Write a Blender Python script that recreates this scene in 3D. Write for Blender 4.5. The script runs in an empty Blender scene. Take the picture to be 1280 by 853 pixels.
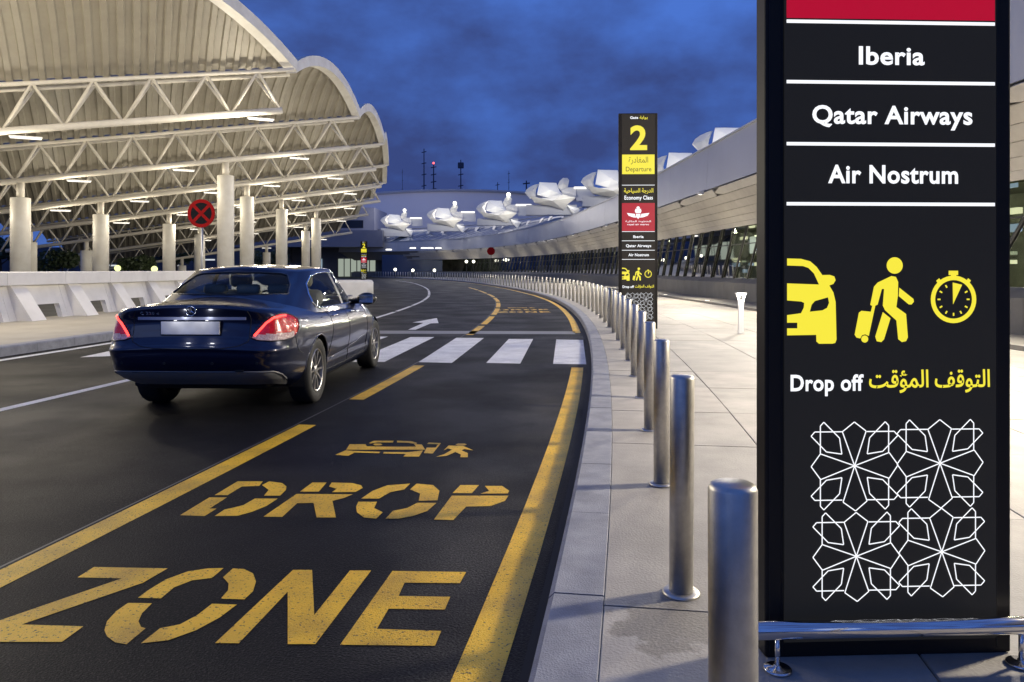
import bpy, bmesh, math, random
from mathutils import Vector, Matrix
random.seed(7)
SC = bpy.context.scene
COL = SC.collection
R = math.radians
PI = math.pi

# ------------------------------------------------------------------ camera
CAM_H = 1.38
FPX = 950.0          # focal length in photo pixels (1280 wide)
HOR = 337.0          # horizon row in the photo
cd = bpy.data.cameras.new('camera')
cd.sensor_width = 36.0
cd.lens = FPX / 1280 * 36
cd.shift_y = -(426.5 - HOR) / 1280
cd.clip_start = 0.05
cd.clip_end = 4000
cam = bpy.data.objects.new('camera', cd)
cam.location = (0, 0, CAM_H)
cam.rotation_euler = (R(90), 0, 0)
COL.objects.link(cam)
SC.camera = cam

# ------------------------------------------------------------------ world (dusk sky with clouds)
w = bpy.data.worlds.new('World')
SC.world = w
w.use_nodes = True
nt = w.node_tree
nt.nodes.clear()
N = nt.nodes.new
L = nt.links.new
out = N('ShaderNodeOutputWorld')
bg = N('ShaderNodeBackground')
sky = N('ShaderNodeTexSky')
sky.sky_type = 'NISHITA'
sky.sun_disc = False
sky.sun_elevation = R(1.0)
sky.sun_rotation = R(215)
sky.ozone_density = 6.0
tint = N('ShaderNodeMix'); tint.data_type = 'RGBA'; tint.blend_type = 'MULTIPLY'
tint.inputs[0].default_value = 1.0
tint.inputs[7].default_value = (0.36, 0.62, 1.35, 1)
L(sky.outputs[0], tint.inputs[6])
blue = N('ShaderNodeMix'); blue.data_type = 'RGBA'
blue.inputs[0].default_value = 0.72
blue.inputs[7].default_value = (0.66, 1.60, 5.3, 1)
L(tint.outputs[2], blue.inputs[6])
tc = N('ShaderNodeTexCoord')
mp = N('ShaderNodeMapping'); mp.inputs['Scale'].default_value = (1.5, 1.5, 2.6)
mp.inputs['Location'].default_value = (0.35, 0.2, 0.55)
L(tc.outputs['Generated'], mp.inputs[0])
nz = N('ShaderNodeTexNoise'); nz.inputs['Scale'].default_value = 2.7
nz.inputs['Detail'].default_value = 7; nz.inputs['Roughness'].default_value = 0.55
L(mp.outputs[0], nz.inputs[0])
cr = N('ShaderNodeValToRGB')
cr.color_ramp.elements[0].position = 0.36; cr.color_ramp.elements[0].color = (0, 0, 0, 1)
cr.color_ramp.elements[1].position = 0.66; cr.color_ramp.elements[1].color = (1, 1, 1, 1)
L(nz.outputs[0], cr.inputs[0])
cl = N('ShaderNodeMix'); cl.data_type = 'RGBA'
cl.inputs[7].default_value = (0.27, 0.44, 1.45, 1)
L(cr.outputs[0], cl.inputs[0]); L(blue.outputs[2], cl.inputs[6])
L(cl.outputs[2], bg.inputs[0])
bg.inputs[1].default_value = 0.150
L(bg.outputs[0], out.inputs[0])

sd = bpy.data.lights.new('sun', 'SUN')
sd.energy = 0.05; sd.angle = R(20); sd.color = (0.6, 0.72, 1.0)
so = bpy.data.objects.new('sun', sd)
so.rotation_euler = (R(70), 0, R(-35))
COL.objects.link(so)

SC.view_settings.view_transform = 'Standard'
SC.view_settings.look = 'None'
SC.view_settings.exposure = 0.0
SC.view_settings.gamma = 1.0
SC.view_settings.use_curve_mapping = False
SC.cycles.max_bounces = 6
SC.cycles.sample_clamp_indirect = 4
SC.cycles.caustics_reflective = False
SC.cycles.caustics_refractive = False
SC.cycles.use_denoising = True

# ------------------------------------------------------------------ helpers
MATS = {}
def mat(name, col=(.5, .5, .5), rough=.5, metal=0., var=0., vscale=5., bump=0., bscale=40., emit=None, es=1., coat=0., col2=None, spec=None, detail=6):
    if name in MATS:
        return MATS[name]
    m = bpy.data.materials.new(name); m.use_nodes = True
    t = m.node_tree; b = t.nodes['Principled BSDF']
    b.inputs['Base Color'].default_value = (*col, 1)
    b.inputs['Roughness'].default_value = rough
    b.inputs['Metallic'].default_value = metal
    if spec is not None: b.inputs['Specular IOR Level'].default_value = spec
    if coat:
        b.inputs['Coat Weight'].default_value = coat
        b.inputs['Coat Roughness'].default_value = .04
    if emit:
        b.inputs['Emission Color'].default_value = (*emit, 1)
        b.inputs['Emission Strength'].default_value = es
    if var or bump or col2:
        c = t.nodes.new('ShaderNodeTexCoord')
    if var or col2:
        n = t.nodes.new('ShaderNodeTexNoise'); n.inputs['Scale'].default_value = vscale
        n.inputs['Detail'].default_value = detail; n.inputs['Roughness'].default_value = .62
        t.links.new(c.outputs['Object'], n.inputs[0])
        r = t.nodes.new('ShaderNodeValToRGB')
        a = col2 if col2 else tuple(max(0, x * (1 - var)) for x in col)
        z = col if col2 else tuple(x * (1 + var) for x in col)
        r.color_ramp.elements[0].position = .32; r.color_ramp.elements[0].color = (*a, 1)
        r.color_ramp.elements[1].position = .68; r.color_ramp.elements[1].color = (*z, 1)
        t.links.new(n.outputs[0], r.inputs[0]); t.links.new(r.outputs[0], b.inputs['Base Color'])
    if bump:
        n2 = t.nodes.new('ShaderNodeTexNoise'); n2.inputs['Scale'].default_value = bscale
        n2.inputs['Detail'].default_value = 4
        t.links.new(c.outputs['Object'], n2.inputs[0])
        bp = t.nodes.new('ShaderNodeBump'); bp.inputs['Strength'].default_value = bump
        bp.inputs['Distance'].default_value = .01
        t.links.new(n2.outputs[0], bp.inputs['Height']); t.links.new(bp.outputs[0], b.inputs['Normal'])
    MATS[name] = m
    return m

def glassmat(name, tintc=(.3, .35, .4), refl=.12, rough=.02):
    if name in MATS: return MATS[name]
    m = bpy.data.materials.new(name); m.use_nodes = True
    t = m.node_tree; t.nodes.clear()
    o = t.nodes.new('ShaderNodeOutputMaterial'); mx = t.nodes.new('ShaderNodeMixShader')
    tr = t.nodes.new('ShaderNodeBsdfTransparent'); tr.inputs[0].default_value = (*tintc, 1)
    gl = t.nodes.new('ShaderNodeBsdfGlossy'); gl.inputs['Roughness'].default_value = rough
    lw = t.nodes.new('ShaderNodeLayerWeight'); lw.inputs[0].default_value = refl
    t.links.new(lw.outputs['Fresnel'], mx.inputs[0])
    t.links.new(tr.outputs[0], mx.inputs[1]); t.links.new(gl.outputs[0], mx.inputs[2])
    t.links.new(mx.outputs[0], o.inputs[0])
    MATS[name] = m
    return m

def emat(name, col=(1, 1, 1), s=1):
    return mat(name, (.02, .02, .02), .5, emit=col, es=s)

def mesh(name, V, F, m, smooth=False):
    me = bpy.data.meshes.new(name)
    me.from_pydata([tuple(v) for v in V], [], [tuple(f) for f in F])
    if isinstance(m, (list, tuple)):
        for x in m: me.materials.append(x)
    elif m: me.materials.append(m)
    if smooth:
        me.polygons.foreach_set('use_smooth', [True] * len(me.polygons))
    me.update()
    return me

def obj(name, me, parent=None, loc=None, rz=0.0, local=False):
    """link a mesh; without local, mesh coordinates are world ones and are shifted under the parent's origin"""
    o = bpy.data.objects.new(name, me)
    COL.objects.link(o)
    if parent is not None:
        o.parent = parent
        if not local:
            pm = parent
            off = Vector((0, 0, 0))
            while pm is not None:
                off += pm.location; pm = pm.parent
            o.location = -off
    if loc is not None: o.location = loc
    if rz: o.rotation_euler = (0, 0, rz)
    return o

def mk(name, VF, m, parent=None, smooth=False, **k):
    return obj(name, mesh(name, VF[0], VF[1], m, smooth), parent, **k)

def tag(o, label=None, cat=None, group=None, kind=None):
    if label: o['label'] = label
    if cat: o['category'] = cat
    if group: o['group'] = group
    if kind: o['kind'] = kind
    return o

def empty(name, loc, rz=0.0):
    o = bpy.data.objects.new(name, None); COL.objects.link(o)
    o.location = loc; o.rotation_euler = (0, 0, rz); o.empty_display_size = .2
    return o

def join(*parts):
    V, F = [], []
    for v, f in parts:
        n = len(V); V += list(v); F += [tuple(i + n for i in q) for q in f]
    return V, F

def box(x0, x1, y0, y1, z0, z1):
    V = [(x0, y0, z0), (x1, y0, z0), (x1, y1, z0), (x0, y1, z0), (x0, y0, z1), (x1, y0, z1), (x1, y1, z1), (x0, y1, z1)]
    return V, [(0, 3, 2, 1), (4, 5, 6, 7), (0, 1, 5, 4), (1, 2, 6, 5), (2, 3, 7, 6), (3, 0, 4, 7)]

def bbox(x0, x1, y0, y1, z0, z1, b=.01, seg=2):
    bm = bmesh.new(); bmesh.ops.create_cube(bm, size=1)
    for v in bm.verts:
        v.co = Vector(((x0 + x1) / 2 + v.co.x * (x1 - x0), (y0 + y1) / 2 + v.co.y * (y1 - y0), (z0 + z1) / 2 + v.co.z * (z1 - z0)))
    bmesh.ops.bevel(bm, geom=list(bm.edges), offset=b, segments=seg, affect='EDGES', profile=.5)
    bm.verts.ensure_lookup_table()
    V = [v.co.copy() for v in bm.verts]; F = [[v.index for v in f.verts] for f in bm.faces]
    bm.verts.index_update(); F = [[v.index for v in f.verts] for f in bm.faces]
    bm.free()
    return V, F

def tube(P, r, n=8, closed=False, cap=True, r2=None):
    P = [Vector(p) for p in P]; V, F = [], []
    m = len(P); prev = None
    for i, p in enumerate(P):
        if closed: t = P[(i + 1) % m] - P[i - 1]
        else: t = P[min(i + 1, m - 1)] - P[max(i - 1, 0)]
        if t.length < 1e-9: t = Vector((0, 0, 1))
        t.normalize()
        if prev is None:
            a = Vector((0, 0, 1)) if abs(t.z) < .9 else Vector((1, 0, 0))
            u = t.cross(a).normalized()
        else:
            u = (prev - t * prev.dot(t)).normalized()
        prev = u; v = t.cross(u)
        rr = r if r2 is None else r + (r2 - r) * i / (m - 1)
        for k in range(n):
            a = 2 * PI * k / n
            V.append(p + (u * math.cos(a) + v * math.sin(a)) * rr)
    for i in range(m if closed else m - 1):
        for k in range(n):
            a = i * n + k; b = i * n + (k + 1) % n; j = (i + 1) % m
            F.append((a, b, j * n + (k + 1) % n, j * n + k))
    if cap and not closed:
        F.append(tuple(reversed(range(n)))); F.append(tuple((m - 1) * n + k for k in range(n)))
    return V, F

def lathe(prof, n=24, c=(0, 0, 0), axis='z', cap=True):
    V, F = [], []
    for r, z in prof:
        for k in range(n):
            a = 2 * PI * k / n
            q = (r * math.cos(a), r * math.sin(a), z)
            if axis == 'x': q = (z, q[0], q[1])
            V.append((c[0] + q[0], c[1] + q[1], c[2] + q[2]))
    for i in range(len(prof) - 1):
        for k in range(n):
            F.append((i * n + k, i * n + (k + 1) % n, (i + 1) * n + (k + 1) % n, (i + 1) * n + k))
    if cap and prof[0][0] > 1e-6: F.append(tuple(reversed(range(n))))
    if cap and prof[-1][0] > 1e-6: F.append(tuple((len(prof) - 1) * n + k for k in range(n)))
    return V, F

def sphere(c, rx, ry, rz, n=16, m=10):
    V, F = [], []
    for i in range(m + 1):
        t = PI * i / m
        for k in range(n):
            a = 2 * PI * k / n
            V.append((c[0] + rx * math.sin(t) * math.cos(a), c[1] + ry * math.sin(t) * math.sin(a), c[2] + rz * math.cos(t)))
    for i in range(m):
        for k in range(n):
            F.append((i * n + k, (i + 1) * n + k, (i + 1) * n + (k + 1) % n, i * n + (k + 1) % n))
    return V, F

def cubic(tab, x):
    """Catmull-Rom through (x, y...) table with uneven knots"""
    n = len(tab)
    if x <= tab[0][0]:
        i = 0
    elif x >= tab[-1][0]:
        i = n - 2
    else:
        i = max(k for k in range(n - 1) if tab[k][0] <= x)
    x0, x1 = tab[i][0], tab[i + 1][0]
    h = x1 - x0; t = (x - x0) / h
    res = []
    for c in range(1, len(tab[0])):
        def sl(k):
            a, b = max(k - 1, 0), min(k + 1, n - 1)
            return (tab[b][c] - tab[a][c]) / (tab[b][0] - tab[a][0])
        if t < 0: res.append(tab[0][c] + sl(0) * (x - x0)); continue
        if t > 1: res.append(tab[-1][c] + sl(n - 1) * (x - x1)); continue
        y0, y1, m0, m1 = tab[i][c], tab[i + 1][c], sl(i) * h, sl(i + 1) * h
        t2, t3 = t * t, t * t * t
        res.append((2 * t3 - 3 * t2 + 1) * y0 + (t3 - 2 * t2 + t) * m0 + (-2 * t3 + 3 * t2) * y1 + (t3 - t2) * m1)
    return res[0] if len(res) == 1 else res

def linear(tab, x):
    if x <= tab[0][0]: return tab[0][1]
    for a, b in zip(tab, tab[1:]):
        if x <= b[0]: return a[1] + (b[1] - a[1]) * (x - a[0]) / (b[0] - a[0])
    return tab[-1][1]

# ------------------------------------------------------------------ kerb line = backbone of the place
KT = [(y, 1.95 - (y - 27) ** 2 / 320) for y in (-12, -8, -4, 0, 5, 10, 15, 20, 24, 27, 30, 34)] + \
     [(41.4, 1.25), (55.8, -.5), (74.5, -3.7), (87, -6.5), (105, -12), (125, -20), (145, -30), (165, -42), (185, -56)]
KL = []
yy = -10.0
while yy <= 185:
    KL.append(Vector((cubic(KT, yy), yy, 0))); yy += .5
KS = [0.0]
for a, b in zip(KL, KL[1:]): KS.append(KS[-1] + (b - a).length)
S0 = KS[20]                       # s = 0 at y = 0
KS = [s - S0 for s in KS]
def KP(s, off=0.0, z=0.0):
    import bisect
    i = min(max(bisect.bisect_right(KS, s) - 1, 1), len(KS) - 3)
    t = (s - KS[i]) / (KS[i + 1] - KS[i])
    p = KL[i].lerp(KL[i + 1], t)
    ta = (KL[i + 1] - KL[i - 1]).lerp(KL[i + 2] - KL[i], t).normalized()
    return Vector((p.x + ta.y * off, p.y - ta.x * off, z))
def KH(s):                        # heading (radians, clockwise from +Y)
    d = KP(s + .2) - KP(s - .2)
    return math.atan2(d.x, d.y)
def s_at(y):
    i = int(round((y + 10) / .5)); i = min(max(i, 0), len(KS) - 2)
    return KS[i] + (y - KL[i].y) * (KS[i + 1] - KS[i]) / .5
def ribbon(s0, s1, o0, o1, z, step=.8, z1=None):
    n = max(1, int(math.ceil((s1 - s0) / step)))
    V, F = [], []
    for i in range(n + 1):
        s = s0 + (s1 - s0) * i / n
        V += [KP(s, o0, z), KP(s, o1, z if z1 is None else z1)]
    for i in range(n):
        F.append((2 * i, 2 * i + 1, 2 * i + 3, 2 * i + 2))
    return V, F
def block(s0, s1, o0, o1, z0, z1, step=.8, bev=0.0, bev2=None):
    """closed bar following the kerb"""
    n = max(1, int(math.ceil((s1 - s0) / step)))
    V, F = [], []
    if bev2 is None: bev2 = bev
    prof = [(o0, z0), (o0, z1 - bev), (o0 + bev, z1), (o1 - bev2, z1), (o1, z1 - bev2), (o1, z0)] if bev else [(o0, z0), (o0, z1), (o1, z1), (o1, z0)]
    m = len(prof)
    for i in range(n + 1):
        s = s0 + (s1 - s0) * i / n
        for o_, z_ in prof: V.append(KP(s, o_, z_))
    for i in range(n):
        for k in range(m):
            F.append((i * m + k, i * m + (k + 1) % m, (i + 1) * m + (k + 1) % m, (i + 1) * m + k))
    F.append(tuple(reversed(range(m)))); F.append(tuple(n * m + k for k in range(m)))
    return V, F
def g(px, py, z=0.0):
    """point of the level ground plane that the surveyed photo point (px, py) shows"""
    y = FPX * (CAM_H - z) / (py - HOR)
    return Vector(((px - 640) * y / FPX, y, z))

# ------------------------------------------------------------------ materials
def asphalt():
    m = mat('asphalt', (.01, .01, .011), .6, bump=.6, bscale=110, spec=.09)
    t = m.node_tree; b = t.nodes['Principled BSDF']; nn = t.nodes.new; ln = t.links.new
    c = nn('ShaderNodeTexCoord')
    def noise(sc, det, lo, hi):
        n = nn('ShaderNodeTexNoise'); n.inputs['Scale'].default_value = sc; n.inputs['Detail'].default_value = det
        r = nn('ShaderNodeMapRange'); r.inputs[1].default_value = lo; r.inputs[2].default_value = hi
        ln(c.outputs['Object'], n.inputs[0]); ln(n.outputs[0], r.inputs[0])
        return r.outputs[0]
    def mix(f, a_, b_):
        x = nn('ShaderNodeMix'); x.data_type = 'RGBA'; ln(f, x.inputs[0])
        for i_, v in ((6, a_), (7, b_)):
            if isinstance(v, tuple): x.inputs[i_].default_value = (*v, 1)
            else: ln(v, x.inputs[i_])
        return x.outputs[2]
    grain = mix(noise(95, 3, .55, .70), (.0040, .0043, .0066), (.038, .037, .038))
    worn = mix(noise(70, 4, .52, .70), (.0052, .0054, .0076), (.046, .044, .043))
    both = mix(noise(.55, 7, .44, .66), grain, worn)
    # light and sheen painted as paler tarmac, mostly along the kerb side
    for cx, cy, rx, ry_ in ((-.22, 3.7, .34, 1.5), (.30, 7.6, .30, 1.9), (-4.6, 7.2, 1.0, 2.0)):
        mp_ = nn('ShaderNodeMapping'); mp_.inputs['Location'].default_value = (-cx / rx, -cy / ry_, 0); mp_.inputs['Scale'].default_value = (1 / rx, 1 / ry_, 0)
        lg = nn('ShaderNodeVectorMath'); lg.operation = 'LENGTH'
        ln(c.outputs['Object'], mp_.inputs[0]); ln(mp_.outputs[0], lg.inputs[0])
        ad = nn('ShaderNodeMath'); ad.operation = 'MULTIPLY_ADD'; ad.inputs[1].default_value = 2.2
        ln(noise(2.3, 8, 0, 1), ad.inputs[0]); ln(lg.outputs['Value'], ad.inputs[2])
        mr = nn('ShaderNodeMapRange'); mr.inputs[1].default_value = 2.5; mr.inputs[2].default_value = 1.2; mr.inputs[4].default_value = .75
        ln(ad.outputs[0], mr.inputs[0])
        sheen_tone = mix(noise(95, 3, .42, .62), (.020, .019, .018), (.085, .080, .072))
        both = mix(mr.outputs[0], both, sheen_tone)
    ln(both, b.inputs['Base Color'])
    r2 = nn('ShaderNodeMapRange'); r2.inputs[3].default_value = .50; r2.inputs[4].default_value = .64
    ln(noise(.8, 5, .38, .64), r2.inputs[0]); ln(r2.outputs[0], b.inputs['Roughness'])
    return m
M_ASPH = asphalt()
M_GROUND = mat('ground_tarmac', (.045, .045, .048), .8, var=.4, vscale=.6, bump=.3, bscale=60)
M_SLAB = mat('paving', (.43, .40, .35), .62, var=.12, vscale=2.6, bump=.3, bscale=90, col2=(.29, .27, .235), detail=10)
M_JOINT = mat('paving_joint', (.10, .095, .085), .9)
M_KERB = mat('granite_kerb', (.31, .315, .345), .7, var=.2, vscale=6, bump=.4, bscale=140, col2=(.20, .205, .23))
def roadpaint(name, c_new, c_old):
    """thermoplastic paint: clean body, tired patches, small chips down to the tarmac"""
    m = mat(name, c_new, .5, bump=.6, bscale=150)
    t = m.node_tree; b = t.nodes['Principled BSDF']; nn = t.nodes.new; ln = t.links.new
    c = nn('ShaderNodeTexCoord'); prev = None
    for sc, det, lo, hi, ca, cb in ((3.0, 6, .40, .68, c_new, c_old), (75, 5, .60, .67, None, (.05, .035, .012))):
        n = nn('ShaderNodeTexNoise'); n.inputs['Scale'].default_value = sc; n.inputs['Detail'].default_value = det
        r = nn('ShaderNodeMapRange'); r.inputs[1].default_value = lo; r.inputs[2].default_value = hi
        x = nn('ShaderNodeMix'); x.data_type = 'RGBA'
        ln(c.outputs['Object'], n.inputs[0]); ln(n.outputs[0], r.inputs[0]); ln(r.outputs[0], x.inputs[0])
        if ca: x.inputs[6].default_value = (*ca, 1)
        else: ln(prev, x.inputs[6])
        x.inputs[7].default_value = (*cb, 1); prev = x.outputs[2]
    ln(prev, b.inputs['Base Color'])
    return m
M_YEL = roadpaint('yellow_paint', (.80, .47, .012), (.50, .29, .014))
M_WHITE = roadpaint('white_paint', (.74, .74, .75), (.56, .56, .58))
M_STEEL = mat('brushed_steel', (.56, .54, .50), .42, 1.0, var=.1, vscale=30, bump=.04, bscale=200)
M_STEELP = mat('polished_steel', (.72, .70, .68), .12, 1.0)
M_WCON = mat('white_concrete', (.84, .82, .79), .6, var=.06, vscale=1.8, bump=.15, bscale=50, col2=(.74, .72, .69))
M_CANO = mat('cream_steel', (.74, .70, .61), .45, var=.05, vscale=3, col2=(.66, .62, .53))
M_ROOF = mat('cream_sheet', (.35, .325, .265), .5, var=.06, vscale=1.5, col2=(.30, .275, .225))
M_COLM = mat('cream_column', (.80, .78, .71), .42, var=.04, vscale=2, col2=(.68, .65, .57))
M_BLACK = mat('black_panel', (.031, .027, .022), .55, spec=.10, emit=(1, 1, 1), es=.0085)
M_FRAME = mat('black_frame', (.020, .0175, .015), .45, spec=.15)
M_DARK = mat('dark_rubber', (.012, .012, .012), .8)
E_WHITE = emat('lit_white', (.93, .95, 1.0), 1.15)
E_YEL = emat('lit_yellow', (1.0, .87, .045), .95)
E_RED = emat('lit_red', (.62, .0, .022), .72)
E_TUBE = emat('lamp_tube', (1.0, .95, .85), 1.5)
E_LAMP = emat('lamp_glass', (1.0, .95, .84), 16)

# ------------------------------------------------------------------ ground, road, kerbs, pavement
ground = tag(mk('ground', ([(-900, -60, -.012), (900, -60, -.012), (900, 2600, -.012), (-900, 2600, -.012)], [(0, 1, 2, 3)]), M_GROUND), kind='structure')
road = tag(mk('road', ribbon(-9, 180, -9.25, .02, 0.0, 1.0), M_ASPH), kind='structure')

def paint(name, polys, m, z=.0022):
    V, F = [], []
    for p in polys:
        n = len(V); V += [Vector((q[0], q[1], z)) for q in p]; F.append(tuple(range(n, n + len(p))))
    me = mesh(name, V, F, m)
    bm = bmesh.new(); bm.from_mesh(me)
    bmesh.ops.recalc_face_normals(bm, faces=bm.faces)
    for f in bm.faces:
        if f.normal.z < 0: f.normal_flip()
    bmesh.ops.triangulate(bm, faces=bm.faces)
    bm.to_mesh(me); bm.free()
    return obj(name, me, road)

# lines that follow the kerb
mk('edge_line', ribbon(-8, s_at(10.65), -.28, -.115, .0022), M_YEL, road)
mk('edge_line', ribbon(s_at(16.5), 120, -.28, -.115, .0022), M_YEL, road)
mk('gutter', ribbon(-8, 150, -.055, .03, .0035), mat('gutter_dark', (.012, .012, .013), .8), road)
for a, b in [(-6, 6.43), (7.76, 10.66), (15.8, 18.4), (18.95, 22.2), (23.0, 26.8), (27.6, 31.5), (32.5, 37), (38, 43), (44, 50), (51, 58)]:
    mk('lane_dash', ribbon(s_at(a), s_at(b), -2.54, -2.38, .0022), M_YEL, road)
mk('lane_joint', ribbon(-6, s_at(60), -2.575, -2.56, .0016), mat('sealed_joint', (.075, .075, .08), .5), road)
for a, b in [(-6, -1), (1, 5.2), (6.1, 9.6), (13, 17), (20.6, 24.5), (24.9, 28.6), (29, 34), (34.4, 41), (41.6, 50), (50.6, 62), (62.6, 76), (77, 95)]:
    mk('lane_dash', ribbon(s_at(a), s_at(b), -5.80, -5.67, .0022), M_WHITE, road)
mk('edge_line', ribbon(-6, s_at(36), -9.0, -8.84, .0022), M_WHITE, road)
paint('chevron', [[g(100, 447), g(190, 428), g(190, 436), g(150, 445)]], M_WHITE)
# crossing
def zp(pts, sc, ox, oy): return [g(ox + x / sc, oy + y / sc) for x, y in pts]
for st in ([(-85, 368), (245, 266), (345, 266), (50, 368)], [(192, 370), (437, 268), (535, 268), (330, 370)], [(470, 371), (625, 271), (738, 272), (607, 374)],
           [(748, 374), (840, 276), (940, 276), (887, 377)], [(1022, 378), (1035, 278), (1145, 280), (1158, 380)]):
    paint('crossing_stripe', [zp(st, 3.282, 380, 340)], M_WHITE)
a0, a1 = g(470, 413.6), g(719, 414.5)
paint('drain_strip', [[a0, a1, g(719, 418), g(470, 417.5)]], mat('drain_grey', (.16, .16, .17), .5))
paint('turn_arrow', [zp([(427, 238), (458, 238), (520, 212), (552, 211), (545, 190), (445, 208), (490, 210)], 3.282, 380, 340)], M_WHITE, .0026)

DROP = {'D': [[(190, 110), (270, 62), (358, 62), (345, 78), (285, 80), (235, 110)], [(380, 62), (425, 68), (440, 80), (438, 92), (418, 112), (362, 112), (378, 92), (355, 75)],
              [(70, 180), (172, 118), (233, 118), (172, 157), (197, 157), (155, 183)], [(190, 183), (225, 160), (250, 155), (290, 145), (330, 122), (410, 122), (370, 148), (320, 168), (270, 182)]],
        'R': [[(487, 98), (530, 66), (580, 66), (552, 98)], [(598, 66), (670, 68), (700, 76), (705, 85), (680, 99), (598, 100), (615, 88), (588, 80)],
              [(360, 185), (475, 106), (672, 107), (640, 120), (600, 130), (612, 188), (545, 188), (534, 137), (478, 138), (425, 186)]],
        'O': [[(700, 122), (740, 95), (790, 76), (870, 70), (850, 90), (800, 100), (762, 122)], [(893, 70), (950, 75), (972, 95), (965, 128), (900, 130), (905, 105), (870, 90)],
              [(690, 133), (755, 133), (745, 155), (775, 170), (752, 192), (710, 188), (685, 170), (682, 150)], [(785, 192), (810, 165), (860, 155), (895, 137), (962, 137), (930, 165), (880, 183), (830, 192)]],
        'P': [[(1018, 103), (1045, 75), (1110, 75), (1085, 103)], [(1130, 78), (1190, 78), (1215, 95), (1210, 104), (1115, 105), (1145, 95)],
              [(953, 195), (1015, 112), (1212, 112), (1200, 130), (1150, 148), (1065, 150), (1020, 197)]]}
ZON = {'Z': [[(388, 130), (470, 78), (838, 85), (715, 157), (108, 366), (417, 375), (310, 453), (-110, 453), (-70, 392), (0, 345), (610, 135)]],
       'O': [[(690, 232), (740, 195), (830, 140), (940, 100), (1040, 85), (1118, 83), (1060, 133), (960, 145), (870, 180), (805, 235)],
             [(1115, 130), (1165, 85), (1220, 88), (1265, 110), (1280, 150), (1265, 200), (1222, 240), (1103, 237), (1140, 195), (1143, 160)],
             [(640, 258), (760, 260), (710, 310), (692, 350), (705, 378), (728, 385), (632, 465), (575, 455), (535, 425), (522, 395), (535, 350), (580, 300)],
             [(705, 460), (800, 385), (900, 365), (985, 320), (1060, 262), (1185, 266), (1100, 330), (980, 395), (840, 445)]]}
NE = {'N': [[(33, 432), (400, 87), (490, 87), (500, 300), (668, 90), (768, 90), (505, 437), (375, 437), (375, 190), (145, 433)]],
      'E': [[(622, 440), (868, 92), (1215, 97), (1185, 150), (925, 147), (897, 210), (1140, 214), (1115, 274), (850, 270), (795, 365), (1098, 375), (1068, 445)]]}
ICON_C = [[(190, 190), (215, 150), (330, 150), (340, 165), (480, 168), (700, 168), (685, 150), (740, 152), (765, 190)], [(355, 142), (390, 125), (535, 125), (530, 138), (420, 137), (370, 145)],
          [(560, 125), (660, 127), (705, 140), (700, 150), (640, 140), (560, 138)], [(110, 228), (185, 195), (245, 198), (440, 205), (430, 216), (250, 212), (205, 235)],
          [(465, 207), (640, 208), (750, 195), (720, 240), (605, 240), (625, 222), (460, 218)], [(755, 215), (775, 175), (840, 175), (860, 150), (780, 148), (790, 138), (880, 142), (820, 218)],
          [(385, 152), (400, 145), (440, 145), (455, 152), (440, 159), (400, 159)]]
ICON_P = [[(985, 152), (1005, 144), (1050, 144), (1068, 152), (1050, 159), (1005, 159)],
          [(900, 195), (935, 160), (1040, 162), (1115, 195), (1050, 185), (1030, 195), (1075, 215), (1075, 245), (1020, 245), (1025, 225), (985, 207), (920, 235), (845, 242), (905, 222), (960, 190), (930, 180)]]
WORDS = [('painted_letter', [zp(p, 2.783, 200, 580) for p in ps]) for ps in DROP.values()]
WORDS += [('painted_letter', [zp(p, 4.0, 0, 690) for p in ps]) for ps in ZON.values()]
WORDS += [('painted_letter', [zp(p, 3.765, 260, 690) for p in ps]) for ps in NE.values()]
WORDS += [('painted_car_symbol', [zp(p, 5.818, 400, 530) for p in ICON_C]), ('painted_walker_symbol', [zp(p, 5.818, 400, 530) for p in ICON_P])]
for nm, ps in WORDS: paint(nm, ps, M_YEL)
c0 = Vector((-.75, 4.2, 0)); c1 = KP(s_at(25.7), -1.35)
rot = Matrix.Rotation(KH(s_at(4.2)) - KH(s_at(25.7)), 3, 'Z')
for nm, ps in WORDS: paint(nm, [[rot @ (q - c0) + c1 for q in p] for p in ps], M_YEL)

# pavement on the right: kerb stones, slabs, base
SW = .12
pave = tag(mk('pavement', join(ribbon(-9, s_at(46), .05, 9.5, .085), ribbon(s_at(46), 178, .214, 14, SW, 2)), [M_JOINT]), kind='structure')
pave.data.materials.append(M_SLAB)
nb = len(ribbon(-9, s_at(46), .05, 9.5, .085)[1])
for i, p in enumerate(pave.data.polygons):
    if i >= nb: p.material_index = 1
kerb = tag(mk('kerb', block(s_at(46), 176, .0, .214, -.05, SW + .003, 1.5, .02), M_KERB), kind='structure')
s = -6.0; k = 0
while s < s_at(46):
    ln = 1.0
    mk('kerb_stone', block(s + .004, s + ln - .004, 0, .214, -.05, SW + .003 + random.uniform(-.003, .002), .5, .022, .003), M_KERB, kerb)
    s += ln
M_SL = [M_SLAB, mat('paving_b', (.39, .36, .315), .6, vscale=2.2, bump=.3, bscale=90, col2=(.28, .26, .225), detail=10), mat('paving_c', (.45, .415, .365), .66, vscale=3.1, bump=.3, bscale=90, col2=(.33, .305, .265), detail=10)]
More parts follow.
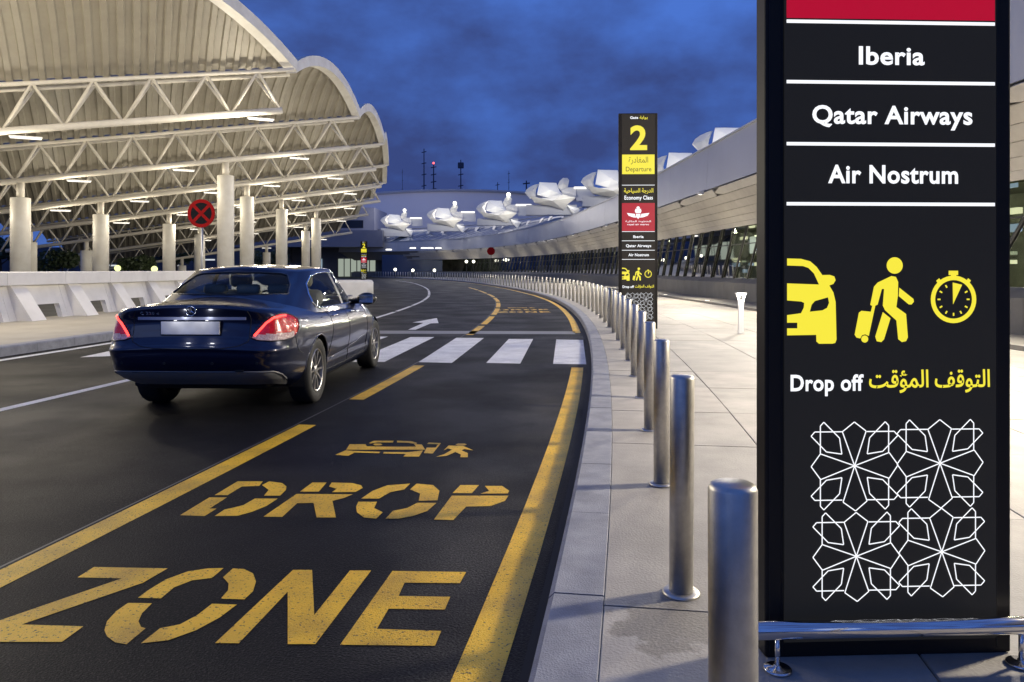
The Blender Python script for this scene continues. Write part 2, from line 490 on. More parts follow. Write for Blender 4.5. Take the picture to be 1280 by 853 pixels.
def mortar_stain(m, cx, cy, rx, ry_):
    t = m.node_tree; b = t.nodes['Principled BSDF']; nn = t.nodes.new; ln = t.links.new
    c = nn('ShaderNodeTexCoord'); mp_ = nn('ShaderNodeMapping'); mp_.inputs['Location'].default_value = (-cx / rx, -cy / ry_, 0)
    mp_.inputs['Scale'].default_value = (1 / rx, 1 / ry_, 0)
    n = nn('ShaderNodeTexNoise'); n.inputs['Scale'].default_value = 9; n.inputs['Detail'].default_value = 6
    g_ = nn('ShaderNodeVectorMath'); g_.operation = 'LENGTH'
    ad = nn('ShaderNodeMath'); ad.operation = 'MULTIPLY_ADD'; ad.inputs[1].default_value = 2.6
    r = nn('ShaderNodeMapRange'); r.inputs[1].default_value = 2.28; r.inputs[2].default_value = 2.05
    gr = nn('ShaderNodeTexNoise'); gr.inputs['Scale'].default_value = 110
    gm = nn('ShaderNodeMix'); gm.data_type = 'RGBA'; gm.inputs[6].default_value = (.13, .12, .10, 1); gm.inputs[7].default_value = (.36, .33, .28, 1)
    x = nn('ShaderNodeMix'); x.data_type = 'RGBA'
    src = b.inputs['Base Color'].links[0].from_socket
    ln(c.outputs['Object'], mp_.inputs[0]); ln(mp_.outputs[0], g_.inputs[0]); ln(c.outputs['Object'], n.inputs[0])
    ln(n.outputs[0], ad.inputs[0]); ln(g_.outputs['Value'], ad.inputs[2]); ln(ad.outputs[0], r.inputs[0])
    ln(c.outputs['Object'], gr.inputs[0]); ln(gr.outputs[0], gm.inputs[0])
    ln(r.outputs[0], x.inputs[0]); ln(src, x.inputs[6]); ln(gm.outputs[2], x.inputs[7]); ln(x.outputs[2], b.inputs['Base Color'])
for m_ in M_SL: mortar_stain(m_, .56, 2.70, .22, .22)
offs = [.213, 1.25, 2.3, 3.35, 4.4, 5.45, 6.5, 7.55, 8.6]
s = -1.2; row = 0
while s < s_at(46):
    ln = 1.28 if row % 2 else 1.42
    for j in range(len(offs) - 1):
        if KP(s, offs[j]).x > 8.8: continue
        t = SW + random.uniform(-.0025, .0015)
        mk('paving_slab', block(s + .003, s + ln - .003, offs[j] + .003, offs[j + 1] - .003, .07, t, .75, .004), random.choice(M_SL), pave)
    s += ln; row += 1

# left pavement and its granular kerb
lpave = tag(mk('pavement_left', block(-8, s_at(37), -13.9, -9.5, -.02, .145, 1.0), mat('left_paving', (.42, .385, .315), .75, vscale=1.2, bump=.3, bscale=60, col2=(.34, .31, .25))), kind='structure')
s = -6.0
while s < s_at(36.5):
    mk('kerb_stone', block(s + .004, s + .996, -9.52, -9.25, -.03, .16, .5, .02), M_KERB, lpave)
    s += 1.0

# ------------------------------------------------------------------ text and flat graphics
def textmesh(body, off=.02, sp=1.0):
    c = bpy.data.curves.new('lettering', 'FONT'); c.body = body; c.size = 1; c.offset = off; c.space_character = sp
    c.resolution_u = 4
    o = bpy.data.objects.new('lettering', c); COL.objects.link(o)
    me = bpy.data.meshes.new_from_object(o.evaluated_get(bpy.context.evaluated_depsgraph_get()))
    bpy.data.objects.remove(o); bpy.data.curves.remove(c)
    V = [v.co.copy() for v in me.vertices]; F = [tuple(p.vertices) for p in me.polygons]
    bpy.data.meshes.remove(me)
    return V, F
def fit(VF, u0, u1, base, cap, capratio=.72):
    V, F = VF
    a, b = min(v.x for v in V), max(v.x for v in V)
    sx = (u1 - u0) / (b - a); sy = cap / capratio
    return [Vector((u0 + (v.x - a) * sx, v.y * sy + base, v.z)) for v in V], F
def arabic(words, off=.014):
    """words: lists of joined glyph forms in reading order; laid out right to left, one glyph at a time"""
    V, F = [], []
    s_ = ' '.join(''.join(map(chr, reversed(w_))) for w_ in reversed(words))
    x = 0.0; k = 0
    for i, ch in enumerate(s_):
        if ch == ' ': x += .26; continue
        # advance width from the pair
        w2 = textmesh(ch + '|', 0); w1 = textmesh('|', 0)
        adv = max(v.x for v in w2[0]) - max(v.x for v in w1[0])
        gv, gf = textmesh(ch, off)
        n = len(V); k += 1
        V += [Vector((v.x + x, v.y, .00002 * k)) for v in gv]; F += [tuple(a + n for a in f) for f in gf]
        x += adv
    return V, F
AR_DROP = arabic([[0xFE8D, 0xFEDF, 0xFE98, 0xFEEE, 0xFED7, 0xFED2], [0xFE8D, 0xFEDF, 0xFEE4, 0xFE86, 0xFED7, 0xFE96]], .016)
AR_GATE = arabic([[0xFE91, 0xFEEE, 0xFE8D, 0xFE91, 0xFE94]])
AR_DEP = arabic([[0xFE8D, 0xFEDF, 0xFEE4, 0xFED0, 0xFE8E, 0xFEA9, 0xFEAD, 0xFE93]], .004)
AR_ECO = arabic([[0xFE8D, 0xFEDF, 0xFEAA, 0xFEAD, 0xFE9F, 0xFE94], [0xFE8D, 0xFEDF, 0xFEB4, 0xFEF4, 0xFE8E, 0xFEA3, 0xFEF4, 0xFE94]])

# ------------------------------------------------------------------ totem signs
PXM = 2.48 / FPX
def su(px): return (px - 1112) * PXM
def sv(py): return CAM_H - SW - (py - HOR) * PXM
def flat(VF, y):                     # sign plane (u, v) -> local x, y, z, facing -y
    return [(v[0], y - (v[2] if len(v) > 2 else 0), v[1]) for v in VF[0]], VF[1]
def polys(ps, sc=None, ox=0, oy=0):
    V, F = [], []
    for p in ps:
        n = len(V)
        for q in p:
            V.append((su(ox + q[0] / sc), sv(oy + q[1] / sc), 0) if sc else (q[0], q[1], 0))
        F.append(tuple(range(n, n + len(p))))
    return V, F
def circ(cx, cy, r, n=28): return [(cx + r * math.cos(2 * PI * k / n), cy + r * math.sin(2 * PI * k / n)) for k in range(n)]
def rect(u0, u1, v0, v1): return [[(u0, v0), (u1, v0), (u1, v1), (u0, v1)]]
def trimesh(name, VF, m):
    me = mesh(name, VF[0], VF[1], m)
    bm = bmesh.new(); bm.from_mesh(me); bmesh.ops.triangulate(bm, faces=[f for f in bm.faces if len(f.verts) > 4]); bm.to_mesh(me); bm.free()
    return me
TOT = []          # (name, mesh, parent index)
def tp(name, VF, m, par=-1, y=None):
    TOT.append((name, trimesh(name, flat(VF, y) if y is not None else VF, m), par)); return len(TOT) - 1
HW = .411
tp('cabinet', bbox(-HW, HW, .004, .085, 0, 4.58, .006, 2), M_FRAME)
pan = tp('display_panel', box(su(978), su(1248.5), -.003, .01, sv(800), 4.555), M_BLACK)
for xx in (su(978) - .006, su(1248.5) + .006, -HW + .014):
    tp('groove', box(xx - .0015, xx + .0015, .0015, .0045, .02, 4.56), mat('groove_black', (.003, .003, .003), .6))
FY = -.0042
for v in (27 + 2, 104, 181, 255.5): tp('divider_line', polys(rect(su(980.5), su(1246.5), sv(v) - .0055, sv(v) + .0055)), E_WHITE, pan, FY)
tp('divider_line', polys(rect(su(980.5), su(1246.5), 3.045, 3.056)), E_WHITE, pan, FY)
tp('red_field', polys(rect(su(980.5), su(1246.5), sv(25), 2.67)), E_RED, pan, FY)
for bd, x0, x1, bl, cp in (('Iberia', 1072, 1156, 81, 22.5), ('Qatar Airways', 1013, 1217.5, 155, 22.5), ('Air Nostrum', 1033, 1199, 229, 22.5), ('Drop off', 985.5, 1078, 487.5, 20)):
    tp('lettering', fit(textmesh(bd, .026, 1.06), su(x0), su(x1), sv(bl), cp * PXM), E_WHITE, pan, FY)
tp('lettering', fit(AR_DROP, su(1085), su(1240), sv(484), 24.5 * PXM, .82), E_YEL, pan, FY)
# pictograms
Z4 = (4.267, 960, 300)
carp = [(90, 100), (165, 102), (215, 115), (250, 145), (280, 188), (320, 187), (345, 195), (352, 215), (340, 235), (318, 243), (340, 280), (352, 330), (357, 530), (350, 548), (335, 552), (262, 552), (248, 540), (247, 505), (90, 507), (90, 470), (145, 470), (145, 440), (90, 440), (90, 400), (165, 390), (180, 360), (182, 335), (165, 328), (90, 322), (90, 232), (262, 238), (235, 180), (205, 150), (175, 140), (90, 137)]
tp('car_pictogram', polys([carp], *Z4), E_YEL, pan, FY)
tp('car_pictogram_lamp', polys([[(212, 382), (222, 345), (240, 325), (310, 306), (316, 335), (305, 362), (280, 375)]], *Z4), M_BLACK, pan, FY - .0006)
walk = [circ(673, 137, 44), [(540, 345), (560, 250), (580, 228), (655, 193), (680, 198), (692, 225), (690, 300), (682, 358), (735, 395), (745, 520), (735, 540), (712, 545), (692, 530), (682, 430), (620, 375), (608, 350), (615, 262), (603, 262), (580, 345), (565, 352), (545, 350)],
        [(698, 255), (775, 315), (778, 330), (765, 345), (750, 345), (695, 300)], [(608, 385), (650, 418), (615, 530), (600, 545), (575, 540), (567, 515)],
        [(455, 505), (478, 388), (492, 378), (543, 383), (552, 345), (568, 348), (532, 512), (512, 503), (495, 508), (486, 525), (465, 520)], circ(510, 528, 19, 18)]
tp('walker_pictogram', polys(walk, *Z4), E_YEL, pan, FY)
ring = []
for k in range(40):
    a, b = 2 * PI * k / 40, 2 * PI * (k + 1) / 40
    ring.append([(995 + 125 * math.cos(a), 318 + 127 * math.sin(a)), (995 + 125 * math.cos(b), 318 + 127 * math.sin(b)), (995 + 101 * math.cos(b), 318 + 103 * math.sin(b)), (995 + 101 * math.cos(a), 318 + 103 * math.sin(a))])
for k in range(1, 12):
    a = 2 * PI * k / 12 - PI / 2
    if k == 1: continue
    c, s_ = math.cos(a), math.sin(a)
    ring.append([(995 + r_ * c - t_ * s_, 318 + r_ * s_ + t_ * c) for r_, t_ in ((72, -4), (88, -4), (88, 4), (72, 4))])
ring += [[(968, 165), (1020, 165), (1020, 188), (1010, 188), (1010, 206), (980, 206), (980, 188), (968, 188)], [(900, 218), (916, 205), (930, 222), (912, 240)], [(1062, 222), (1075, 205), (1090, 217), (1078, 238)], [(990, 228), (1042, 240), (992, 345)]]
tp('stopwatch_pictogram', polys(ring, *Z4), E_YEL, pan, FY)
# star lattice
seg = []
cor = [(-53, -145), (-172, -145), (-188, -127), (-122, -60), (-55, -50), (-65, -118), (-133, -186), (-148, -170), (-148, -52)]
for cx, cy in ((227, 244), (599, 237), (234, 628), (606, 615)):
    for mx in (1, -1):
        for my in (1, -1):
            q = [(cx + x * mx, cy + y * my) for x, y in cor]
            seg += list(zip(q, q[1:]))
    rim = [(-53, -145), (-1, -186), (50, -147), (150, -55), (189, -2), (150, 55), (54, 150), (4, 192), (-50, 154), (-147, 57), (-188, 2), (-148, -52)]
    for i in (0, 3, 6, 9):
        a, b, c = [(cx + rim[i + j][0], cy + rim[i + j][1]) for j in range(3)]
        seg += [(a, b), (b, c), ((cx, cy), a), ((cx, cy), c)]
lat = []
for a, b in seg:
    d = math.hypot(b[0] - a[0], b[1] - a[1]); nx, ny = -(b[1] - a[1]) / d * 2.3, (b[0] - a[0]) / d * 2.3
    lat.append([(a[0] + nx, a[1] + ny), (b[0] + nx, b[1] + ny), (b[0] - nx, b[1] - ny), (a[0] - nx, a[1] - ny)])
LV, LF = polys(lat, 3.412, 1000, 510)
LV = [(v[0], v[1], .00001 * (i // 4)) for i, v in enumerate(LV)]
tp('star_lattice', (LV, LF), E_WHITE, pan, FY)
# upper display
tp('lettering', fit(textmesh('Gate', .026, 1.06), -.17, .0, 4.46, .055), E_WHITE, pan, FY)
tp('lettering', fit(AR_GATE, .03, .20, 4.46, .065, .8), E_YEL, pan, FY)
tp('numeral', fit(textmesh('2', .03), -.17, .19, 3.815, .52, .74), E_YEL, pan, FY)
yb = tp('yellow_field', polys(rect(su(982), su(1245), 3.285, 3.70)), E_YEL, pan, FY)
M_INK = mat('sign_ink', (.16, .13, .02), .6)
tp('lettering', fit(AR_DEP, -.20, .21, 3.53, .14, .8), M_INK, pan, FY - .0006)
tp('lettering', fit(textmesh('Departure', .008, 1.04), -.26, .28, 3.345, .10), M_INK, pan, FY - .0006)
tp('lettering', fit(AR_ECO, -.30, .32, 2.895, .10, .8), E_YEL, pan, FY)
tp('lettering', fit(textmesh('Economy Class', .022, 1.04), -.29, .31, 2.745, .085), E_WHITE, pan, FY)
emb = [circ(0, 2.565, .035, 14), [(-.07, 2.50), (-.055, 2.55), (0, 2.53), (.055, 2.55), (.07, 2.50), (.05, 2.455), (-.05, 2.455)],
       [(-.24, 2.46), (-.07, 2.44), (-.06, 2.39), (-.03, 2.36), (-.10, 2.365), (-.20, 2.40)], [(.24, 2.46), (.07, 2.44), (.06, 2.39), (.03, 2.36), (.10, 2.365), (.20, 2.40)],
       [(-.045, 2.44), (.045, 2.44), (.05, 2.39), (0, 2.33), (-.05, 2.39)]]
tp('winged_crown_emblem', polys(emb), E_WHITE, pan, FY - .0006)
tp('lettering', fit(arabic([[0xFE8D, 0xFEDF, 0xFEA8, 0xFEC4, 0xFEEE, 0xFEC1], [0xFE8D, 0xFEDF, 0xFEE4, 0xFEE0, 0xFEDC, 0xFEF4, 0xFE94]], .01), -.27, .27, 2.265, .04, .8), E_WHITE, pan, FY - .0006)
tp('lettering', fit(textmesh('royal air maroc', .02, 1.1), -.23, .23, 2.20, .035), E_WHITE, pan, FY - .0006)
tp('plinth', bbox(-HW + .01, HW - .01, .008, .081, -.03, .001, .004), M_DARK)
def totem(loc, rz, label, sc=1.0):
    r = empty('totem_sign', loc, rz); r.scale = (sc, sc, sc)
    tag(r, label, 'totem sign', 'black airport totem signs')
    os_ = []
    for nm, me, par in TOT:
        o = bpy.data.objects.new(nm, me); COL.objects.link(o)
        o.parent = r if par < 0 else os_[par]
        os_.append(o)
    return r
totem((1.232, 2.48, SW), R(2.5), 'tall black lit totem sign filling the right foreground behind the foot rail')
totem((2.68, 16.15, SW), R(-2), 'whole black totem with yellow numeral 2 standing behind the bollard row')
t3 = KP(s_at(92), -9.9)
totem((t3.x, t3.y, .1), R(-14), 'small far totem with yellow top at the end of the curving road')

# foot rail guarding the near totem
fr = tag(empty('foot_rail', (1.25, 2.385, SW)), 'low polished steel foot rail in front of the near totem', 'foot rail')
mk('rail', tube([(-.52, 0, .125), (.95, .065, .125)], .027, 20), M_STEELP, fr, True, local=True)
for x in (-.415, .375):
    yq = (x + .52) / 1.47 * .065
    lg = mk('leg', tube([(x, yq, .004), (x, yq, .11)], .008, 12), M_STEELP, fr, True, local=True)
    mk('base_plate', lathe([(.044, 0), (.044, .006), (.04, .009), (.013, .010), (.011, .016)], 24, (x, yq, 0)), M_STEELP, lg, True, local=True)

# ------------------------------------------------------------------ bollards along the kerb
BH, BR = .85, .0465
bp_post = mesh('post', *lathe([(BR, .0), (BR, BH - .012), (BR - .004, BH - .004), (BR - .012, BH), (0.0001, BH + .001)], 32), M_STEEL, True)
bp_ring = mesh('base_flange', *lathe([(BR + .026, 0), (BR + .026, .006), (BR + .022, .012), (BR + .001, .014)], 32), M_STEEL, True)
bp_far = mesh('bollard', *join(lathe([(BR, .0), (BR, BH - .006), (BR - .008, BH), (0.0001, BH)], 10)), M_STEEL, True)
for me in (bp_post, bp_ring, bp_far):
    for p in me.polygons:
        if len(p.vertices) > 6: p.use_smooth = False
ORD = ['nearest', 'second', 'third', 'fourth', 'fifth', 'sixth', 'seventh', 'eighth', 'ninth', 'tenth', 'eleventh', 'twelfth', 'thirteenth', 'fourteenth', 'fifteenth', 'sixteenth', 'seventeenth', 'eighteenth', 'nineteenth', 'twentieth', 'twenty-first', 'twenty-second', 'twenty-third', 'twenty-fourth', 'twenty-fifth', 'twenty-sixth']
sb = s_at(3.03) - 1.51
for i in range(96):
    p = KP(sb + 1.51 * i, .51, SW)
    if i < 26:
        b = empty('bollard', p, random.uniform(0, 6.28)); b.rotation_euler = (R(random.uniform(-.5, .5)), R(random.uniform(-.5, .5)), b.rotation_euler[2])
        for nm, me in (('post', bp_post), ('base_flange', bp_ring)):
            o = bpy.data.objects.new(nm, me); COL.objects.link(o); o.parent = b
    else:
        b = obj('bollard', bp_far, loc=p)
    if i == 0: lb = 'nearest round steel bollard, cut off by the frame beside the big totem'
    elif i < 26: lb = '%s brushed steel bollard from the big totem along the kerb' % ORD[i]
    else: lb = 'thin distant steel bollard in the row along the far kerb bend'
    tag(b, lb, 'bollard', 'steel bollards along the right kerb')

# light bollard on the wide pavement
lp = g(926, 417, SW)
lb_ = tag(empty('light_bollard', lp), 'short white bollard lamp flaring to a Y-shaped head on open pavement', 'bollard lamp')
stem = []
for z_, w_ in ((0, .052), (.3, .046), (.55, .05), (.68, .066), (.78, .10)): stem.append((w_, z_))
V, F = [], []
for w_, z_ in stem:
    V += [(-w_, -.03, z_), (w_, -.03, z_), (w_, .03, z_), (-w_, .03, z_)]
for i in range(len(stem) - 1):
    for k in range(4): F.append((4 * i + k, 4 * i + (k + 1) % 4, 4 * i + 4 + (k + 1) % 4, 4 * i + 4 + k))
F += [(3, 2, 1, 0), tuple(4 * (len(stem) - 1) + k for k in range(4))]
mk('stem', (V, F), mat('lamp_white', (.8, .8, .78), .35), lb_, local=True)
mk('notch', box(-.03, .03, -.034, -.031, .66, .76), M_DARK, lb_, local=True)
mk('head', bbox(-.11, .11, -.045, .045, .781, .80, .006), mat('lamp_white', ()), lb_, local=True)
mk('diffuser', box(-.085, .085, -.036, -.0305, .765, .779), E_LAMP, lb_, local=True)
def plight(name, loc, e, col=(1, .9, .72), rad=.1, parent=None):
    d = bpy.data.lights.new(name, 'POINT'); d.energy = e; d.color = col; d.shadow_soft_size = rad
    o = bpy.data.objects.new(name, d); COL.objects.link(o); o.location = loc
    if parent: o.parent = parent
    return o
def slight(name, loc, target, e, col=(1, .9, .74), rad=.12, size=120, blend=.6):
    d = bpy.data.lights.new(name, 'SPOT'); d.energy = e; d.color = col; d.shadow_soft_size = rad
    d.spot_size = R(size); d.spot_blend = blend
    o = bpy.data.objects.new(name, d); COL.objects.link(o); o.location = loc
    o.rotation_euler = (Vector(target) - Vector(loc)).to_track_quat('-Z', 'Y').to_euler()
    return o
plight('light_bollard_light', (0, -.12, .74), 7, (1, .93, .8), .04, lb_)

# ------------------------------------------------------------------ white barrier wall on the left
bw = tag(empty('barrier_wall', KP(s_at(18), -13.7, .145)), 'white precast concrete barrier wall with leaning buttresses along the left pavement', 'barrier wall')
s = -3.5
UL = 2.3
while s < s_at(33.5):
    e_ = s + UL
    mk('cap_rail', block(s + .006, e_ - .006, -14.02, -13.55, 1.00, 1.325, .8, .025), M_WCON, bw)
    def slant(s0, s1, z0, z1):
        def o_(z): return -13.76 + (1.0 - z) * .32
        V = []
        for q in (s0, s1):
            V += [KP(q, o_(z0), z0), KP(q, o_(z1), z1), KP(q, o_(z1) - .14, z1), KP(q, o_(z0) - .14, z0)]
        return V, [(0, 1, 5, 4), (1, 2, 6, 5), (2, 3, 7, 6), (3, 0, 4, 7), (3, 2, 1, 0), (4, 5, 6, 7)]
    mk('wall_panel', join(slant(s + .006, s + .95, .13, .999), slant(s + .95, e_ - .22, .50, .999), slant(e_ - .22, e_ - .006, .13, .999)), M_WCON, bw)
    V = []
    for q in (s + .25, s + .80):
        V += [KP(q, -13.9, .14), KP(q, -13.9, .998), KP(q, -13.66, .998), KP(q, -13.10, .14)]
    mk('buttress', (V, [(0, 1, 5, 4), (1, 2, 6, 5), (2, 3, 7, 6), (3, 0, 4, 7), (3, 2, 1, 0), (4, 5, 6, 7)]), M_WCON, bw)
    s = e_
# rounded nose wall where the left pavement ends
nose = [KP(s_at(33.4), -13.5), KP(s_at(35), -13.0), KP(s_at(36.6), -11.8), KP(s_at(37.8), -10.4), KP(s_at(38.6), -8.9)]
def wallstrip(P, w_, z0, z1):
    V, F = [], []
    n = len(P)
    for i, p in enumerate(P):
        t = (P[min(i + 1, n - 1)] - P[max(i - 1, 0)]).normalized(); q = Vector((t.y, -t.x, 0))
        for o_, z_ in ((-w_, z0), (-w_, z1 - .12), (-w_ + .05, z1 - .03), (-w_ + .14, z1), (w_ - .14, z1), (w_ - .05, z1 - .03), (w_, z1 - .12), (w_, z0)):
            V.append(p + q * o_ + Vector((0, 0, z_)))
    m_ = 8
    for i in range(n - 1):
        for k in range(m_): F.append((i * m_ + k, i * m_ + (k + 1) % m_, (i + 1) * m_ + (k + 1) % m_, (i + 1) * m_ + k))
    F += [tuple(reversed(range(m_))), tuple((n - 1) * m_ + k for k in range(m_))]
    return V, F
dense = [KP(s_at(33.4), -13.5)]
for a, b in zip(nose, nose[1:]):
    for k in range(1, 5): dense.append(a.lerp(b, k / 4))
nw = mk('nose_wall', wallstrip(dense, .45, -.02, .86), M_WCON)
tag(nw, 'low rounded concrete wall end sweeping to the road beyond the car', 'wall')
e1 = dense[-1]
tag(mk('nose_end', lathe([(.45, -.02), (.45, .74), (.40, .83), (.31, .86), (.001, .86)], 24, (e1.x, e1.y, 0)), M_WCON, nw, True), 'round end of the low wall')

# ------------------------------------------------------------------ vaulted canopy
DH = Vector((-.894, -.447, 0)); DV = Vector((-.894, -.447, -.170)); PP = Vector((-.447, .894, 0))   # PP points away from the camera
ENDS = [(-12.0, 16.0, 6.0), (-8.4, 28.6, 6.0), (-7.9, 38.0, 6.1), (-7.95, 45.7, 6.05), (-9.15, 54.5, 6.0), (-10.7, 63.0, 5.7), (-13.4, 72.0, 5.25), (-16.7, 80.5, 3.95), (-20.5, 89, 3.0)]
TD, TW, PL, NP = 1.42, .42, 1.75, 15
TL = PL * NP
canopy = tag(empty('canopy', (-16, 45, 0)), 'cream steel canopy of corrugated barrel vaults on lattice trusses and round columns', 'canopy')
def chord(u0, u1, dz, off, r): return tube([DV * u0 + PP * off + Vector((0, 0, dz)), DV * u1 + PP * off + Vector((0, 0, dz))], r, 12)
me_truss = mesh('truss', *join(chord(.25, TL, 0, 0, .125), chord(-.1, TL, TD, TW, .075), chord(-.1, TL, TD, -TW, .075)), M_CANO, True)
me_br = {}
for sg in (1, -1):
    a = Vector((0, 0, 0)); b = DV * (PL / 2) + PP * TW * sg + Vector((0, 0, TD)); c = DV * PL
    me_br[sg, 0] = mesh('brace', *tube([a, b], .052, 7), M_CANO, True)
    me_br[sg, 1] = mesh('brace', *tube([b, c], .052, 7), M_CANO, True)
me_tie = mesh('tie', *tube([DV * (PL / 2) + PP * TW + Vector((0, 0, TD)), DV * (PL / 2) - PP * TW + Vector((0, 0, TD))], .035, 6), M_CANO, True)
RISE = [1.35, 1.15, 1.05, 1.05, 1.0, .95, .9, .9]
EV = []
for i, (x, y, h) in enumerate(ENDS):
    E0 = Vector((x, y, h + CAM_H)); EV.append(E0)
    if i == len(ENDS) - 1: continue
    tr = obj('truss', me_truss, canopy, local=True); tr.location = E0 - canopy.location
    for k in range(NP):
        for sg in (1, -1):
            if i > 5 and sg == 1: continue
            for q in (0, 1):
                o = bpy.data.objects.new('brace', me_br[sg, q]); COL.objects.link(o); o.parent = tr; o.location = DV * (PL * k + .3)
        if k % 2 == 0 and i < 5:
            o = bpy.data.objects.new('tie', me_tie); COL.objects.link(o); o.parent = tr; o.location = DV * (PL * k + .3)
for i in range(len(ENDS) - 1):
    A, B = EV[i] + Vector((0, 0, TD + .10)) + PP * .12, EV[i + 1] + Vector((0, 0, TD + .10)) - PP * .12
    rise = RISE[i]; nv = 16; pitch = .46
    nu = int(TL / pitch)
    wA, wB = A.dot(DH), B.dot(DH)
    def vp(w_, v, dz, ext=False):
        """roof point on the rib at station w_ (measured along the trusses), clipped at the slanting road-side edge"""
        ws = wA + (wB - wA) * v
        w2 = w_ + ws if ext else min(max(w_, ws), ws + TL)
        P = (A + DV * (w2 - wA)).lerp(B + DV * (w2 - wB), v)
        P.z += rise * (1 - (2 * v - 1) ** 2) + dz
        return P
    V, F = [], []
    us = []
    w0 = min(wA, wB); nu = int((TL + abs(wA - wB)) / pitch) + 1
    for k in range(nu):
        us += [(w0 + k * pitch, .0), (w0 + k * pitch + .16, .0), (w0 + k * pitch + .20, .085), (w0 + k * pitch + .42, .085)]
    for u, dz in us:
        for j in range(nv + 1): V.append(vp(u, j / nv, dz))
    for a in range(len(us) - 1):
        for j in range(nv):
            F.append((a * (nv + 1) + j, (a + 1) * (nv + 1) + j, (a + 1) * (nv + 1) + j + 1, a * (nv + 1) + j + 1))
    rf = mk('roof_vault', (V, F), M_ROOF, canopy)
    V, F = [], []
    for j in range(25):
        for du, dz in ((-.30, -.12), (-.30, .30), (.08, .30), (.08, -.12)): V.append(vp(du, j / 24, dz, True))
    for j in range(24):
        for k in range(4): F.append((4 * j + k, 4 * j + (k + 1) % 4, 4 * j + 4 + (k + 1) % 4, 4 * j + 4 + k))
    F += [(3, 2, 1, 0), tuple(96 + k for k in range(4))]
    mk('edge_beam', (V, F), M_COLM, rf)
# columns: truss index -> positions along it (measured in metres of x)
COLS = {1: (13.2,), 2: (5.4, 12.6), 3: (6.8, 13.2), 4: (6.4, 12.6, 19.3), 5: (4.9, 12.6, 19.2), 6: (5.4, 13.5, 20.0), 7: (8, 15)}
for i, sl in COLS.items():
    for sx in sl:
        u = sx / .894
        p = EV[i] + DV * u
        zt = p.z - .72
        c_ = mk('column', lathe([(.375, -.02), (.375, zt - .02), (.36, zt), (.001, zt)], 28, (p.x, p.y, 0)), M_COLM, canopy, True)
        mk('head_pipe', lathe([(.15, zt), (.15, p.z - .1)], 14, (p.x, p.y, 0)), M_CANO, c_, True)
# fluorescent lamps under the bottom chords
LAMPS = {0: (.2, 2.5, 6), 1: (.9, 7.5, 14), 2: (2.4, 7.0, 10.7, 14.2), 3: (2.4, 5.6, 8.4, 11.6, 14.8), 4: (2.2, 5.4, 8.6, 11.8, 15), 5: (2.5, 6, 9.4, 12.8), 6: (2.5, 6, 9.5, 13), 7: (3, 8)}  # foremost truss lamps and the next truss's road-end lamp added to brighten the wall
WORDN = ['', 'first', 'second', 'third', 'fourth', 'fifth', 'sixth', 'seventh']
me_h = mesh('housing', *bbox(-.47, .47, -.05, .05, .03, .085, .01), mat('lamp_white', ()))
me_t = mesh('tube', *bbox(-.44, .44, -.035, .035, -.01, .029, .012), E_TUBE)
ang = math.atan2(DH.y, DH.x)
for i, sl in LAMPS.items():
    for k, sx in enumerate(sl):
        p = EV[i] + DV * (sx / .894) + Vector((0, 0, -.30))
        lm = empty('fluorescent_lamp', p, ang)
        tag(lm, '%s tube lamp from the road end under the %s lattice truss of the canopy' % (ORD[k].replace('nearest', 'first'), WORDN[i] if i else 'foremost, off-frame'), 'tube lamp', 'tube lamps under the canopy')
        for nm, me in (('housing', me_h), ('tube', me_t)):
            o = bpy.data.objects.new(nm, me); COL.objects.link(o); o.parent = lm
        hk = mk('hanger', tube([(0, 0, .10), (0, 0, .22)], .012, 6), M_CANO, lm, local=True)
        plight('tube_light', (0, 0, -.55), (1100 if i == 0 else 460 if i == 1 and k == 0 else 130) if i < 6 else 95, (1, .89, .70), .35, lm)

# ------------------------------------------------------------------ terminal building on the right, curving away to the far end
ET = [(9.0, -6), (8.75, 4), (8.4, 12), (7.95, 22), (7.5, 34), (6.9, 48), (5.6, 65), (3.4, 82), (-.2, 98), (-5.6, 113), (-13, 125), (-22.5, 133), (-36, 140), (-54, 146)]
ea = [0.0]
for a, b in zip(ET, ET[1:]): ea.append(ea[-1] + math.hypot(b[0] - a[0], b[1] - a[1]))
ETAB = [(s_, p[0], p[1]) for s_, p in zip(ea, ET)]
EL = ea[-1]
def EP(a, off=0.0, z=0.0):
    x, y = cubic(ETAB, a); x1, y1 = cubic(ETAB, min(a + .3, EL)); x0, y0 = cubic(ETAB, max(a - .3, 0))
    t = Vector((x1 - x0, y1 - y0, 0)).normalized()
    return Vector((x + t.y * off, y - t.x * off, z))
def ea_at(y):
    lo, hi = 0, EL
    for _ in range(40):
        m_ = (lo + hi) / 2
        if cubic(ETAB, m_)[1] < y: lo = m_
        else: hi = m_
    return lo
def esec(a0, a1, prof, step=2.0, closed=True):
    n = max(1, int(math.ceil((a1 - a0) / step))); V, F = [], []; m_ = len(prof)
    for i in range(n + 1):
        a = a0 + (a1 - a0) * i / n
        for o_, z_ in prof: V.append(EP(a, o_, z_))
    for i in range(n):
        for k in range(m_ if closed else m_ - 1):
            F.append((i * m_ + k, i * m_ + (k + 1) % m_, (i + 1) * m_ + (k + 1) % m_, (i + 1) * m_ + k))
    if closed: F += [tuple(reversed(range(m_))), tuple(n * m_ + k for k in range(m_))]
    return V, F
term = tag(empty('terminal_building', (12, 40, 0)), 'long curved airport terminal with grey fascia, louvred soffit and slanted glazing', 'building')
M_FASC = mat('grey_fascia', (.52, .53, .56), .38, vscale=.4, col2=(.46, .47, .50))
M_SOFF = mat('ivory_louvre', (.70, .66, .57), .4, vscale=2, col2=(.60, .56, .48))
M_SOFF2 = mat('beige_louvre', (.60, .56, .48), .45, vscale=2, col2=(.50, .46, .39))
